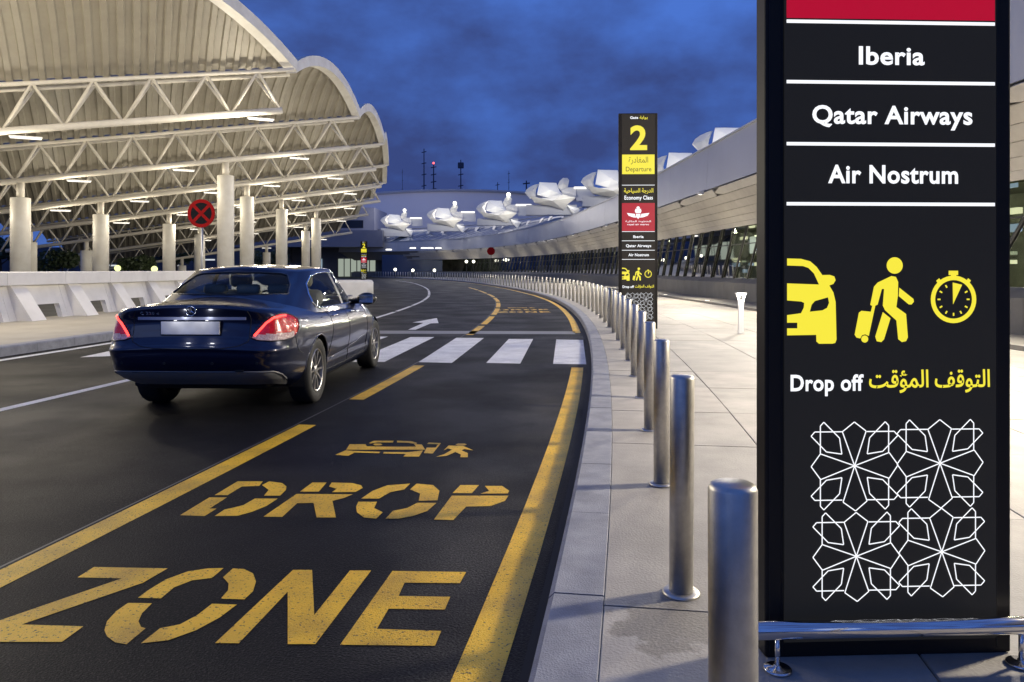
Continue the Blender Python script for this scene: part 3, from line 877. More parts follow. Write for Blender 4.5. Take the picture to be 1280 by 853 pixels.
M_PLIN = mat('plinth_stone', (.20, .195, .18), .5, vscale=1.5, col2=(.15, .145, .135))
M_MULL = mat('mullion', (.035, .035, .032), .4)
M_PANE = glassmat('facade_glass', (.66, .70, .62), .05)
# fascia panels
FL = 6.0
a = 0.0
while a < EL - .5:
    b = min(a + FL, EL)
    mk('fascia_panel', esec(a + .012, b - .012, [(0.0, 4.50), (.10, 6.20), (.35, 6.20), (.35, 4.50)]), M_FASC, term)
    a = b
mk('coping', esec(0, EL, [(.04, 6.202), (.04, 6.26), (.42, 6.26), (.42, 6.202)], 3), M_FASC, term)
# belly of louvres under the fascia
PRO = [(.02, 4.46), (.20, 4.20), (.42, 3.92), (.62, 3.66), (.80, 3.42), (.94, 3.20), (1.02, 3.02)]
a_end = ea_at(128)
for r_ in range(6):
    (o0, z0), (o1, z1) = PRO[r_], PRO[r_ + 1]
    a = 4.0 + 1.9 * (r_ % 3)
    PLN = 5.2
    while a < a_end:
        b = a + PLN
        tpz = .9 if r_ == 0 else .04
        V = [EP(a - .05, o0, z0), EP(b - tpz, o0, z0), EP(b - .03, (o0 + o1) / 2, (z0 + z1) / 2), EP(b - tpz, o1 - .008, z1 + .012), EP(a - .05, o1 - .008, z1 + .012)]
        nrm = Vector(((V[1] - V[0]).cross(V[4] - V[0]))).normalized() * .05
        W = [v + nrm for v in V]
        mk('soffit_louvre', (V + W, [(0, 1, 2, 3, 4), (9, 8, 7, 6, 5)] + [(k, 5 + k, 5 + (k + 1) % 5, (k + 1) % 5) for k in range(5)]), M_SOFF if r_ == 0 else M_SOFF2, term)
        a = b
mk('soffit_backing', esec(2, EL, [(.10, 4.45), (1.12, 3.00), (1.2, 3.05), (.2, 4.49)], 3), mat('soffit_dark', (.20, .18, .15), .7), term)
# plinth with sloping sill
mk('plinth', esec(0, EL, [(.85, -.02), (.85, .86), (1.15, 1.04), (1.5, 1.04), (1.5, -.02)], 3), M_PLIN, term)
a = ea_at(10)
while a < ea_at(70):
    mk('plinth_stone', esec(a + .01, a + 1.19, [(.842, .10), (.842, .862), (1.05, .99), (1.12, .99), (1.12, .10)], 2), M_PLIN, term)
    a += 1.2
mk('floor_edge', esec(0, ea_at(100), [(-.55, .08), (-.55, .20), (.849, .20), (.849, .08)], 3), mat('step_stone', (.27, .255, .23), .6, vscale=2, col2=(.2, .19, .17)), term)
# slanted glazing: each pane and each mullion on its own
GW, LEAN = 1.5, 2.0
a = ea_at(12); k = 0
while a < ea_at(118):
    b = a + GW
    V = [EP(a + .03, 1.17, 1.05), EP(b - .03, 1.17, 1.05), EP(b + LEAN * -.9 - .03, 1.08, 3.03), EP(a + LEAN * -.9 + .03, 1.08, 3.03)]
    mk('pane', (V + [v + Vector((.012, .0, 0)) for v in V], [(0, 1, 2, 3), (7, 6, 5, 4), (0, 4, 5, 1), (1, 5, 6, 2), (2, 6, 7, 3), (3, 7, 4, 0)]), M_PANE, term)
    mk('mullion', tube([EP(a, 1.12, 1.04), EP(a - LEAN * .9, 1.03, 3.03)], .045, 6), M_MULL, term)
    a = b; k += 1
mk('transom', tube([EP(ea_at(10) + i * 2, 1.10, 2.35) for i in range(55)], .02, 5), M_MULL, term)
# hall inside
mk('hall_floor', esec(2, EL, [(1.2, .16), (12, .16), (12, .10), (1.2, .10)], 4), mat('hall_floor', (.3, .28, .25), .25), term)
mk('hall_back_wall', esec(2, EL, [(9, .1), (9, 5.2), (9.2, 5.2), (9.2, .1)], 4), mat('hall_wall', (.30, .30, .25), .6, vscale=.5, col2=(.06, .06, .05)), term)
mk('hall_ceiling', esec(2, EL, [(1.15, 3.9), (9, 3.9), (9, 4.0), (1.15, 4.0)], 4), mat('hall_ceiling', (.30, .30, .26), .6), term)
rr = random.Random(3)
E_IN = [emat('hall_lamp', (1, .93, .7), 1.6), emat('hall_lamp_dim', (.9, .95, .75), .6), emat('hall_lamp_blue', (.55, .68, 1), .8)]
for k in range(170):
    a = rr.uniform(ea_at(14), ea_at(112)); o_ = rr.uniform(2.2, 8.3); z_ = rr.choice([1.3, 1.6, 1.9, 2.3, 2.7, 3.2, 3.7])
    L_ = rr.uniform(.3, 1.1)
    p = EP(a, o_, z_); q = EP(a + L_, o_, z_)
    w_ = rr.uniform(.03, .09)
    V = [p + Vector((0, 0, -w_)), q + Vector((0, 0, -w_)), q + Vector((0, 0, w_)), p + Vector((0, 0, w_))]
    mk('hall_luminaire', (V + [v + Vector((.1, 0, 0)) for v in V], [(0, 1, 2, 3), (7, 6, 5, 4), (0, 4, 5, 1), (1, 5, 6, 2), (2, 6, 7, 3), (3, 7, 4, 0)]), rr.choice(E_IN), term)
for k in range(14):      # hall furniture: desks and partitions behind the glass
    a = rr.uniform(ea_at(16), ea_at(100)); o_ = rr.uniform(3, 8); h_ = rr.uniform(1.2, 2.8)
    mk('hall_partition', esec(a, a + rr.uniform(.8, 2.4), [(o_, .16), (o_, h_), (o_ + .3, h_), (o_ + .3, .16)]), mat('hall_part_%d' % (k % 3), [(.25, .24, .2), (.08, .09, .11), (.4, .38, .32)][k % 3], .5), term)
for k, yq in enumerate((18, 30, 43, 57, 72, 88, 104, 116)):
    p = EP(ea_at(yq), 5.5, 3.45)
    hl = mk('hall_pendant', lathe([(.05, .25), (.14, .05), (.16, 0)], 14, p), E_LAMP, term)
    plight('hall_light', p + Vector((0, 0, -.3)), 420, (1, .95, .75), .3)
# white poster in the near window
p = EP(ea_at(29.3), 1.6, 0)
mk('lit_poster', box(p.x, p.x + .05, p.y - .3, p.y + .3, 2.0, 2.65), emat('poster_white', (1, 1, 1), 1.1), term)
# glazed roof slope, flat roof behind, far hall roof
a = ea_at(70)
M_RGL = mat('roof_glass', (.10, .15, .28), .12, .6)
while a < EL - 3:
    b = a + 2.6
    V = [EP(a + .05, .42, 6.24), EP(b - .05, .42, 6.24), EP(b - .05, 7.5, 8.35), EP(a + .05, 7.5, 8.35)]
    mk('roof_pane', (V + [v - Vector((0, 0, .05)) for v in V], [(0, 1, 2, 3), (7, 6, 5, 4), (0, 4, 5, 1), (1, 5, 6, 2), (2, 6, 7, 3), (3, 7, 4, 0)]), M_RGL, term)
    mk('roof_rib', tube([EP(a, .42, 6.27), EP(a, 7.5, 8.38)], .05, 5), M_FASC, term)
    a = b
mk('roof_gutter', esec(2, EL, [(7.45, 8.3), (7.45, 8.55), (8.2, 8.55), (8.2, 8.3)], 3), M_FASC, term)
M_HALLR = mat('hall_roof_grey', (.80, .78, .82), .5, vscale=.05, col2=(.70, .68, .72))
mk('hall_roof', esec(2, EL, [(8.2, 8.4), (18, 9.2), (18, 7), (8.2, 7)], 4), M_HALLR, term)
# big low hall behind the bend
V, F = [], []
nx, ny = 40, 8
for j in range(ny + 1):
    for i in range(nx + 1):
        x = -52 + 92 * i / nx; yq = 158 + 60 * j / ny
        hgt = 9 + 10.2 * max(0, 1 - ((x + 12) / 46) ** 2) ** .6 * min(1, .72 + .28 * math.sin(PI * min(1, j / ny + .18)))
        V.append((x, yq, hgt))
n0 = len(V)
for i in range(nx + 1): V.append((-52 + 92 * i / nx, 158, 0))
for j in range(ny):
    for i in range(nx): F.append((j * (nx + 1) + i, j * (nx + 1) + i + 1, (j + 1) * (nx + 1) + i + 1, (j + 1) * (nx + 1) + i))
for i in range(nx): F.append((n0 + i, n0 + i + 1, i + 1, i))
hall = mk('main_hall', (V, F), M_HALLR)
tag(hall, 'wide low-domed grey hall roof behind the lit roof scoops', 'building')
for i in range(1, nx, 2):
    mk('roof_seam', tube([Vector(V[j * (nx + 1) + i]) + Vector((0, 0, .05)) for j in range(ny + 1)], .10, 5), mat('seam_grey', (.42, .42, .46), .5), hall)
mk('eaves_band', tube([Vector(V[i]) + Vector((0, -.2, -.1)) for i in range(nx + 1)], .35, 6), mat('seam_grey', ()), hall)
for i in range(9):
    xv = -33 + i * 5.3 + 1.3 * math.sin(i * 2.1); zv = 8.6 + 10.2 * max(0, 1 - ((xv + 12) / 46) ** 2) ** .6
    mk('roof_vent', box(xv, xv + 1.2 + 1.6 * (i % 3), 185, 188, zv - 3, zv + .9 + .5 * (i % 2)), mat('vent_dark', (.03, .03, .035), .7), hall)

# roof scoops: ivory shell, bright reflector screen, spike, globe lamp
SCO = [(20.5, 46, 11.4), (15.7, 55, 10.6), (13.6, 61, 9.7), (8.9, 70, 9.5), (3.9, 81, 9.6), (-2.2, 100, 9.4), (-10.4, 115, 9.6), (-20.7, 134, 10.0)]
M_SHELL = mat('scoop_shell', (.78, .76, .70), .5, vscale=1.5, col2=(.68, .66, .60))
M_SCR = mat('scoop_screen', (.86, .85, .80), .5)
WN = ['nearest', 'second', 'third', 'fourth', 'fifth', 'sixth', 'seventh', 'eighth']
def shell(cx, w_, h_, d_, a0, a1, n=14, m=8):
    """half-dome petal, open toward -y"""
    V, F = [], []
    for i in range(n + 1):
        t = a0 + (a1 - a0) * i / n
        for j in range(m + 1):
            q = j / m * PI / 2
            V.append((cx + w_ * math.cos(t) * math.cos(q * .98), d_ * math.sin(q), h_ * math.sin(t) * math.cos(q * .98)))
    for i in range(n):
        for j in range(m):
            F.append((i * (m + 1) + j, (i + 1) * (m + 1) + j, (i + 1) * (m + 1) + j + 1, i * (m + 1) + j + 1))
    nV = len(V)
    V += [(x * .97, y_ + .06, z_ * .97) for x, y_, z_ in V]
    F += [tuple(reversed([i + nV for i in f])) for f in F]
    return V, F
sc_parts = []
def facet(pts, y0, bulge, back, tilt=0.0):
    """folded shell plate: outline in (x, z), apex pushed toward the road, real thickness behind"""
    cx = sum(p[0] for p in pts) / len(pts); cz = sum(p[1] for p in pts) / len(pts); n = len(pts)
    V = [(x, y0 + tilt * (z_ - cz), z_) for x, z_ in pts] + [(cx, y0 - bulge, cz)] + [(x * .98, y0 + back + tilt * (z_ - cz), z_) for x, z_ in pts]
    F = [(k, (k + 1) % n, n) for k in range(n)] + [tuple(n + 1 + k for k in reversed(range(n)))] + [(k, n + 1 + k, n + 1 + (k + 1) % n, (k + 1) % n) for k in range(n)]
    return V, F
PIECES = [('petal', [(-2.54, 1.48), (-2.35, 1.85), (-1.97, 2.13), (-1.5, 2.35), (-1.07, 2.46), (-1.3, 1.9), (-1.39, 1.48), (-1.15, .66), (-2.0, .85)], .7, .25, .5, .25, 0),
          ('screen', [(-.98, 2.54), (.82, 2.46), (1.15, 1.56), (1.56, 1.15), (0, .82), (-1.23, 1.15)], -.2, .30, .35, .30, 1),
          ('bowl', [(-1.97, .98), (-1.2, .75), (0, .80), (1.5, 1.12), (2.9, .8), (1.9, .05), (1.64, -.5), (.2, .0), (-1.5, .3)], -.55, .35, .8, -.5, 0),
          ('leaf', [(.95, 2.13), (1.2, 2.7), (1.56, 3.03), (2.0, 3.0), (2.2, 2.79), (2.05, 1.97), (1.3, 1.64)], .25, .22, .25, .2, 0),
          ('cheek', [(1.32, 1.62), (2.05, 1.95), (2.93, 1.97), (2.93, .98), (2.46, .84), (1.58, 1.17)], -.1, .15, .5, .1, 0),
          ('spike', [(1.97, -.02), (3.28, -.33), (2.95, -1.28), (2.4, -.7)], -.75, .12, .25, 0, 1)]
for nm, pts, y0, bu, bk, ti, wh in PIECES:
    sc_parts.append((nm, trimesh(nm, facet(pts, y0, bu, bk, ti), M_SCR if wh else M_SHELL)))
sc_parts.append(('lit_edge', mesh('lit_edge', *bbox(2.7, 4.76, -.2, .0, 1.80, 2.02, .04), emat('scoop_bar', (1, .97, .9), 1.6))))  # roof edge made to glow in place of light falling on it
sc_parts.append(('bar_panel', mesh('bar_panel', *box(2.96, 4.9, .02, .3, .5, 1.79), M_FASC)))
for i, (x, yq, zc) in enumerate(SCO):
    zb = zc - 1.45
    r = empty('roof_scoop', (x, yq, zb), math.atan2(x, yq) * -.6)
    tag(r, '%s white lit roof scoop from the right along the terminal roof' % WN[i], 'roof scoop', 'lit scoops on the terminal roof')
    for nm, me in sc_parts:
        if nm in ('lit_edge', 'bar_panel', 'spike', 'leaf') and i < 3: continue
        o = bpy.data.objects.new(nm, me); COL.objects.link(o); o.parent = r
    mk('foot', box(-2.4, 3.0, 0, 1.5, 7.2 - zb, .12), M_FASC, r, local=True)
    if i > 4:
        plight('globe_light', (1.7, 1.2, 4.2), 1500, (1, .93, .85), .3, r)
        mk('globe_lamp', sphere((1.75, -.1, 3.25), .28, .28, .28), emat('globe_warm', (1, .97, .8), 4), r, True, local=True)
    plight('scoop_light', (-.6, -3.0, 1.9), 230, (1, .95, .84), .25, r)
    plight('scoop_light', (2.0, -2.2, .3), 90, (1, .95, .84), .2, r)
# handrail cable and white skylight teeth in front of the scoops
mk('roof_cable', tube([EP(ea_at(60) + i * 3, 6.2, 8.75) for i in range(int((EL - ea_at(60)) / 3) - 1)], .05, 5), M_MULL, term)
a = ea_at(76)
while a < EL - 4:
    p0, p1, p2 = EP(a, 5.6, 8.35), EP(a + 1.3, 5.6, 8.35), EP(a + .8, 5.0, 7.35 + .25 * math.sin(a))
    V = [p0, p1, p2]; V += [v + Vector((.1, .25, 0)) for v in V]
    mk('skylight_tooth', (V, [(0, 1, 2), (5, 4, 3), (0, 3, 4, 1), (1, 4, 5, 2), (2, 5, 3, 0)]), M_SHELL, term)
    a += 4.2 + 1.1 * math.sin(a * 3)
# far soffit downlights and lit entrance under the far fascia
E_DISC = emat('far_downlight', (1, .96, .86), 2.2)
for px, py in ((486, 313), (548, 311), (562, 311), (576, 311), (590, 310), (516, 311), (530, 311), (538, 311)):
    Yd = 122
    p = Vector(((px - 640) * Yd / FPX, Yd, CAM_H + (HOR - py) * Yd / FPX))
    mk('downlight', lathe([(.5, 0), (.5, .12), (.4, .2)], 14, p), E_DISC, term, True)
# far dark wing with glazed entrance
fw = tag(empty('far_wing', (-30, 142, 0)), 'low dark blue wing with lit glass doors at the far road end', 'building')
mk('roof_slab', box(-60, -22.5, 132, 150, 5.3, 8.2), mat('wing_grey', (.20, .21, .27), .5, vscale=.2, col2=(.16, .17, .22)), fw)
mk('upper_storey', box(-64, -25, 138, 152, 8.2, 12.6), mat('wing_grey2', (.26, .27, .34), .5), fw)
mk('window_band', box(-62, -27, 137.9, 137.99, 8.9, 10.3), mat('wing_dark', (.012, .013, .02), .2), fw)
mk('wall', box(-60, -23, 138, 150, -.02, 5.3), mat('wing_wall', (.05, .055, .075), .6), fw)
for i in range(6):
    x = -31.5 + i * 1.15
    mk('door', box(x, x + .95, 137.8, 137.9, .1, 3.3), emat('door_glow', (.75, .85, .7), .42), fw)
    mk('door_frame', tube([(x - .1, 137.75, 0), (x - .1, 137.75, 3.5)], .06, 5), M_MULL, fw)
mk('notice_board', box(-36.3, -34.4, 137.6, 137.8, .8, 3.3), emat('notice_glow', (.45, .62, .75), .55), fw)
mk('glazing', box(-22.4, -12, 130.9, 131.1, .3, 3.9), mat('blue_glazing', (.04, .07, .16), .15, .3), fw)
for px, py in ((494, 338), (516, 339), (543, 339), (583, 328), (592, 328), (652, 330)):
    Yd = 112
    p = Vector(((px - 640) * Yd / FPX, Yd, 0)); zl = CAM_H + (HOR - py) * Yd / FPX
    pl = tag(empty('path_lamp', (p.x, p.y, .1)), 'small globe lamp on a post along the far terminal front', 'lamp', 'small globe lamps at the far front')
    mk('post', tube([(0, 0, 0), (0, 0, max(.3, zl - .25))], .05, 6), M_MULL, pl, local=True)
    mk('globe', sphere((0, 0, max(.5, zl)), .22, .22, .22, 10, 6), emat('globe_warm', ()), pl, True, local=True)

# eave floodlights added to light the pavement, set from the bollards' shadow direction
for k, yq in enumerate((5.6, 13, 21, 30, 40, 52, 66)):
    a = ea_at(yq); p = EP(a, -.22, 4.36)
    fl = tag(empty('added_floodlight', p), 'added floodlight under the terminal eave, number of the row hidden mostly by the totems', 'floodlight', 'floodlights under the terminal eave')
    fl['label'] = '%s added box floodlight along the underside of the grey terminal fascia' % ORD[k]
    mk('housing', bbox(-.10, .10, -.16, .16, -.02, .10, .015), M_FASC, fl, local=True)
    mk('lens', box(-.05, .05, -.08, .08, -.032, -.021), emat('added_flood_lens', (1, .93, .8), 2), fl, local=True)
    mk('arm', tube([(0, 0, .10), (.24, 0, .16)], .02, 6), M_FASC, fl, local=True)
    tgt = EP(a, -2.6, 0)
    slight('added_flood_light', p + Vector((-.05, 0, -.10)), tgt, 4700 if k == 0 else 500, (1, .87, .66), .35, 112, 1.0)
    slight('added_fill_light', p + Vector((-.05, 0, -.10)), EP(a, -8, 1.0), 1900, (1, .91, .76), .4, 165, .4)  # wide fill added to brighten the canopy edge and barrier wall

# uplights added on the step to brighten the louvres
for k in range(18):
    a = ea_at(9 + k * 6.6); p = EP(a, -.30, .20)
    ul = mk('added_uplight', lathe([(.09, 0), (.09, .012), (.07, .014)], 16, p), emat('added_uplight_glass', (1, .94, .8), 2), term)
    slight('added_uplight_light', p + Vector((0, 0, .05)), EP(a, .35, 4.2), 190, (1, .92, .76), .06, 120, 1.0)
# no-stopping sign on the left, red disc sign far right
M_SGR = mat('sign_red', (.24, .003, .004), .7, spec=.1); M_SGB = mat('sign_blue_black', (.005, .005, .008), .7, spec=.1)
def ringface(r0, r1, y, n=40):
    V, F = [], []
    for k in range(n):
        a = 2 * PI * k / n
        V += [(r0 * math.cos(a), y, r0 * math.sin(a)), (r1 * math.cos(a), y, r1 * math.sin(a))]
    for k in range(n):
        j = (k + 1) % n
        F.append((2 * k, 2 * k + 1, 2 * j + 1, 2 * j))
    return V, F
def disc(r, y0, y1, n=40):
    V = [(r * math.cos(2 * PI * k / n), y, r * math.sin(2 * PI * k / n)) for y in (y0, y1) for k in range(n)]
    return V, [tuple(range(n)), tuple(reversed(range(n, 2 * n)))] + [(k, n + k, n + (k + 1) % n, (k + 1) % n) for k in range(n)]
ns = tag(empty('road_sign', (-8.75, 21.4, .145), R(-4)), 'round red-rimmed no stopping sign with red cross on a grey pole', 'road sign')
zc = CAM_H - .145 + (HOR - 267) * 21.4 / FPX
mk('pole', tube([(0, .04, 0), (0, .04, zc + .2)], .035, 12), mat('galvanised', (.42, .42, .42), .45, .8), ns, True, local=True)
d_ = mk('disc', ([(x, y, z + zc) for x, y, z in disc(.40, -.004, .006)[0]], disc(.4, -.004, .006)[1]), M_SGB, ns, local=True)
mk('red_rim', ([(x, y, z + zc) for x, y, z in ringface(.305, .40, -.006)[0]], ringface(.305, .40, 0)[1]), M_SGR, d_, local=True)
for sg in (1, -1):
    c, s_ = .225, .03
    V = [(-c - s_, -.006 - (sg > 0) * .001, (-c + s_) * sg + zc), (-c + s_, -.006 - (sg > 0) * .001, (-c - s_) * sg + zc), (c + s_, -.006 - (sg > 0) * .001, (c - s_) * sg + zc), (c - s_, -.006 - (sg > 0) * .001, (c + s_) * sg + zc)]
    mk('cross_bar', (V, [(0, 1, 2, 3)]), M_SGR, d_, local=True)
rs = tag(empty('road_sign', (-2.35, 85, SW)), 'small dark red disc sign far off under the terminal eave', 'road sign')
mk('pole', tube([(0, .05, 0), (0, .05, 3.6)], .04, 8), M_MULL, rs, True, local=True)
mk('disc', ([(x, y, z + 3.3) for x, y, z in disc(.45, -.005, .01, 24)[0]], disc(.45, 0, 0, 24)[1]), M_SGR, rs, local=True)

# ------------------------------------------------------------------ masts on the skyline
M_MAST = mat('mast_dark', (.05, .055, .08), .6)
for px, ytop, ybot, Yd, th, red in ((530, 186, 246, 230, .28, 0), (542, 205, 246, 230, .32, 1), (576, 200, 243, 230, .30, 0), (503, 212, 250, 300, .12, 0), (636, 214, 252, 300, .18, 0), (622, 228, 252, 300, .3, 0), (658, 226, 255, 280, .5, 0), (636, 222, 252, 320, .12, 0)):
    x = (px - 640) * Yd / FPX; zt = CAM_H + (HOR - ytop) * Yd / FPX
    ms = tag(empty('antenna_mast', (x, Yd, 0)), {530: 'tall dark antenna mast, leftmost of the close pair on the skyline', 542: 'dark antenna mast with a glowing red tip', 576: 'dark mast with a bulky antenna head behind the hall roof'}.get(px, 'faint thin mast far on the skyline'), 'mast', 'masts on the skyline')
    mk('shaft', tube([(0, 0, 0), (0, 0, zt)], th * 1.3, 6, r2=th * .5), M_MAST, ms, local=True)
    for k in range(5):
        zz = zt - 1.2 - k * (2.2 if px == 542 else 3.4)
        mk('crossarm', tube([(-th * 2.6, 0, zz), (th * 2.6, 0, zz + .3)], th * .5, 5), M_MAST, ms, local=True)
    if px == 576: mk('antenna_head', bbox(-.9, .9, -.4, .4, zt - 2.6, zt - .8, .2), M_MAST, ms, local=True)
    if red: mk('beacon', sphere((0, 0, zt + .2), .28, .28, .32, 10, 6), emat('beacon_red', (1, .08, .08), 5), ms, True, local=True)

# ------------------------------------------------------------------ trees and lamps beyond the canopy
M_LEAF = [mat('leaf_a', (.035, .06, .022), .6, vscale=3, col2=(.02, .035, .014)), mat('leaf_b', (.05, .075, .03), .6, vscale=3, col2=(.025, .04, .018))]
M_BARK = mat('bark', (.07, .055, .04), .9, vscale=6, col2=(.04, .03, .025))
def tree(x, yq, hh, cr, lab, seed):
    r_ = random.Random(seed)
    t = tag(empty('tree', (x, yq, 0)), lab, 'tree', 'dark trees beyond the canopy')
    tips = []
    TV = tube([(0, 0, -.05), (.1, .05, hh * .25), (.05, -.1, hh * .5), (0, 0, hh * .7)], hh * .028, 7, r2=hh * .01)
    for k in range(6):
        a_ = r_.uniform(0, 6.28); z0 = hh * r_.uniform(.3, .55)
        e_ = (math.cos(a_) * cr * .6, math.sin(a_) * cr * .6, z0 + hh * .25)
        TV = join(TV, tube([(0, 0, z0), (e_[0] * .5, e_[1] * .5, z0 + hh * .15), e_], hh * .011, 5, r2=hh * .004)); tips.append(e_)
    mk('trunk', TV, M_BARK, t, local=True)
    V, F = [], []
    for k in range(1500):
        c = r_.choice(tips); rad = cr * .55 * r_.random() ** .4
        a_, b_ = r_.uniform(0, 6.28), math.acos(r_.uniform(-1, 1))
        p = Vector((c[0] + rad * math.sin(b_) * math.cos(a_), c[1] + rad * math.sin(b_) * math.sin(a_), c[2] + rad * .8 * math.cos(b_)))
        u = Vector((r_.gauss(0, 1), r_.gauss(0, 1), r_.gauss(0, 1))).normalized(); v = u.orthogonal().normalized()
        sz = r_.uniform(.10, .24) * cr / 3
        n = len(V); V += [p - u * sz * 1.6, p - v * sz, p + u * sz * 1.6, p + v * sz]; F.append((n, n + 1, n + 2, n + 3))
    mk('crown', (V, F), M_LEAF[seed % 2], t, local=True)
for k, (x, yq, hh, cr) in enumerate([(-62, 92, 6, 3.2), (-54, 96, 5, 2.6), (-70, 84, 6.5, 3.4), (-46, 104, 5.5, 2.8), (-80, 100, 7, 4), (-58, 112, 6, 3.4), (-38, 118, 5, 2.8), (-88, 88, 7, 4)]):
    tree(x, yq, hh, cr, 'dark leafy tree seen under the canopy, %s from the left' % ['third', 'fifth', 'second', 'sixth', 'fourth', 'seventh', 'last', 'first'][k], k + 1)
for k, (x, yq, hh, cr) in enumerate([(-35.5, 60, 2.9, 1.5), (-31, 63, 2.7, 1.4), (-40, 64, 3.0, 1.6)]):
    tree(x, yq, hh, cr, 'small leafy tree right behind the barrier wall, %s of three' % ['middle', 'right', 'left'][k], 20 + k)
for px, py, nm in ((147, 335.5, 'left'), (193, 336.5, 'right')):
    Yd = 62.0; x = (px - 640) * Yd / FPX; zl = CAM_H + (HOR - py) * Yd / FPX
    gl = tag(empty('globe_lamp', (x, Yd, 0)), 'greenish glowing globe lamp under the canopy, %s one of the pair' % nm, 'lamp', 'globe lamps in the car park')
    mk('post', tube([(0, 0, 0), (0, 0, zl - .3)], .05, 8), M_MULL, gl, local=True)
    mk('globe', sphere((0, 0, zl), .25, .25, .25, 16, 10), emat('globe_green', (.95, 1, .42), 1.5), gl, True, local=True)
# car park structure behind: low blue-grey wall and deck
cpk = tag(mk('car_park_wall', join(box(-140, -34, 128, 129, -.02, 2.4), box(-140, -40, 131, 150, 2.4, 5.2)), mat('cp_wall', (.07, .08, .12), .7, vscale=.4, col2=(.035, .04, .06))), 'dark blue car park wall far behind the canopy columns', 'wall')
for k in range(16):
    rl = rr.uniform(0, 1)
    mk('strip_light', box(-120 + k * 5.2, -120 + k * 5.2 + 1 + rl * 1.4, 127.8, 127.95, 1.3 + rl * 1.6, 1.55 + rl * 1.6), emat('cp_light', (.9, .95, 1), 2.2 if k % 3 else .7), cpk)

# ------------------------------------------------------------------ dark blue saloon car (local: x right, y forward from the rear bumper, z up)
CAR = tag(empty('car', (-2.93, 6.86, 0), R(-1.8)), 'dark blue four-door saloon driving away with red tail lights lit', 'car')
M_PAINT = mat('car_paint', (.0045, .009, .042), .28, .35, coat=1.0, vscale=300, col2=(.003, .0065, .030))
M_TRIM = mat('car_trim_black', (.012, .012, .013), .35)
M_CHROME = mat('car_chrome', (.75, .76, .8), .12, 1.0)
M_GREYT = mat('car_grey_insert', (.30, .30, .302), .55)
M_CGLASS = glassmat('car_glass', (.74, .78, .76), .12, .01)
M_CGLASS2 = glassmat('car_rear_glass', (.74, .78, .76), .12, .01)
M_LENS = mat('tail_lens_red', (.50, .003, .004), .10, coat=1.0, vscale=40, col2=(.16, .002, .003), bump=.25, bscale=90, emit=(1, .008, .012), es=.13)
M_LENSW = mat('tail_lens_clear', (.70, .62, .60), .1, coat=1.0, vscale=60, col2=(.30, .16, .15), bump=.6, bscale=90, emit=(1, .6, .55), es=.06)
E_LED = emat('tail_led', (1, .06, .05), 3.2)
M_TYRE = mat('tyre', (.014, .014, .014), .75)
M_RIM = mat('rim_silver', (.42, .41, .40), .32, .85)
M_SEAT = mat('seat_beige', (.36, .33, .26), .6)

YR = [(.16, .26), (.24, .13), (.30, .06), (.36, .03), (.42, .012), (.50, .0), (.565, .0), (.58, -.012), (.60, -.004), (.63, .03), (.70, .062), (.78, .082), (.86, .095), (.93, .092), (.99, .078), (1.035, .066), (1.055, .085)]
YF = [(.16, 4.45), (.30, 4.62), (.45, 4.69), (.62, 4.68), (.75, 4.62), (.9, 4.48), (1.055, 4.25)]
WZ = [(.16, .74), (.22, .815), (.30, .852), (.40, .872), (.44, .866), (.52, .882), (.62, .897), (.72, .903), (.80, .901), (.86, .893), (.90, .880), (.95, .862), (1.0, .838), (1.055, .795)]
ZS = [(0, .992), (.3, .992), (.6, .978), (.9, .962), (1.4, .945), (2.2, .936), (3.0, .925), (3.5, .905), (3.9, .86), (4.3, .78), (4.7, .68)]
ZBOT = [(0, .315), (.35, .30), (.7, .24), (1.2, .17), (4.0, .17), (4.7, .2)]
CROWN = [(0, .062), (.15, .066), (.5, .115), (.9, .17), (1.5, .15), (3.2, .12), (3.6, .12), (4.2, .08), (4.7, .03)]
def deckz(x, y): return linear(ZS, y) + linear(CROWN, y) * max(0, 1 - (abs(x) / .80) ** 2.2)
def superell(yr, yf, w_, nr, nf, n=360):
    """right half outline from rear centre to front centre, resampled by arc length"""
    yc = yr + (yf - yr) * .47; P = []
    for i in range(n + 1):
        f = PI * i / n; c, s_ = math.cos(f), math.sin(f)
        if c >= 0: x = w_ * s_ ** (2 / nr); y = yc - (yc - yr) * c ** (2 / nr)
        else: x = w_ * s_ ** (2 / nf); y = yc + (yf - yc) * (-c) ** (2 / nf)
        P.append((x, y))
    return P
def resample(P, fr):
    A = [0.0]
    for a, b in zip(P, P[1:]): A.append(A[-1] + math.hypot(b[0] - a[0], b[1] - a[1]))
    T = A[-1]; out_ = []; j = 0
    for f in fr:
        t = f * T
        while j < len(A) - 2 and A[j + 1] < t: j += 1
        q = (t - A[j]) / max(1e-9, A[j + 1] - A[j])
        out_.append((P[j][0] + (P[j + 1][0] - P[j][0]) * q, P[j][1] + (P[j + 1][1] - P[j][1]) * q))
    return out_
NT, NK = 250, 58
frs = [i / NT for i in range(NT + 1)]
rows = []
for k in range(NK + 1):
    zr = .16 + (1.055 - .16) * k / NK
    P = superell(linear(YR, zr), linear(YF, zr), linear(WZ, zr), 8.0, 5.0)
    P = resample(P, frs); row = []
    for x, y in P:
        zs = deckz(x, y); zb_ = linear(ZBOT, y); z = zb_ + (zs - zb_) * k / NK
        w2 = linear(WZ, .16 + (1.055 - .16) * k / NK)
        row.append(Vector((x, y, z)))
    rows.append(row)
def smooth_col(rows, it=2):
    for _ in range(it):
        new = [list(r) for r in rows]
        for k in range(1, len(rows) - 1):
            for i in range(len(rows[0])):
                new[k][i] = rows[k][i] * .5 + (rows[k - 1][i] + rows[k + 1][i]) * .25
        rows = new
    return rows
rows = smooth_col(rows, 1)
PER = [0.0]
mid = rows[int(NK * .72)]
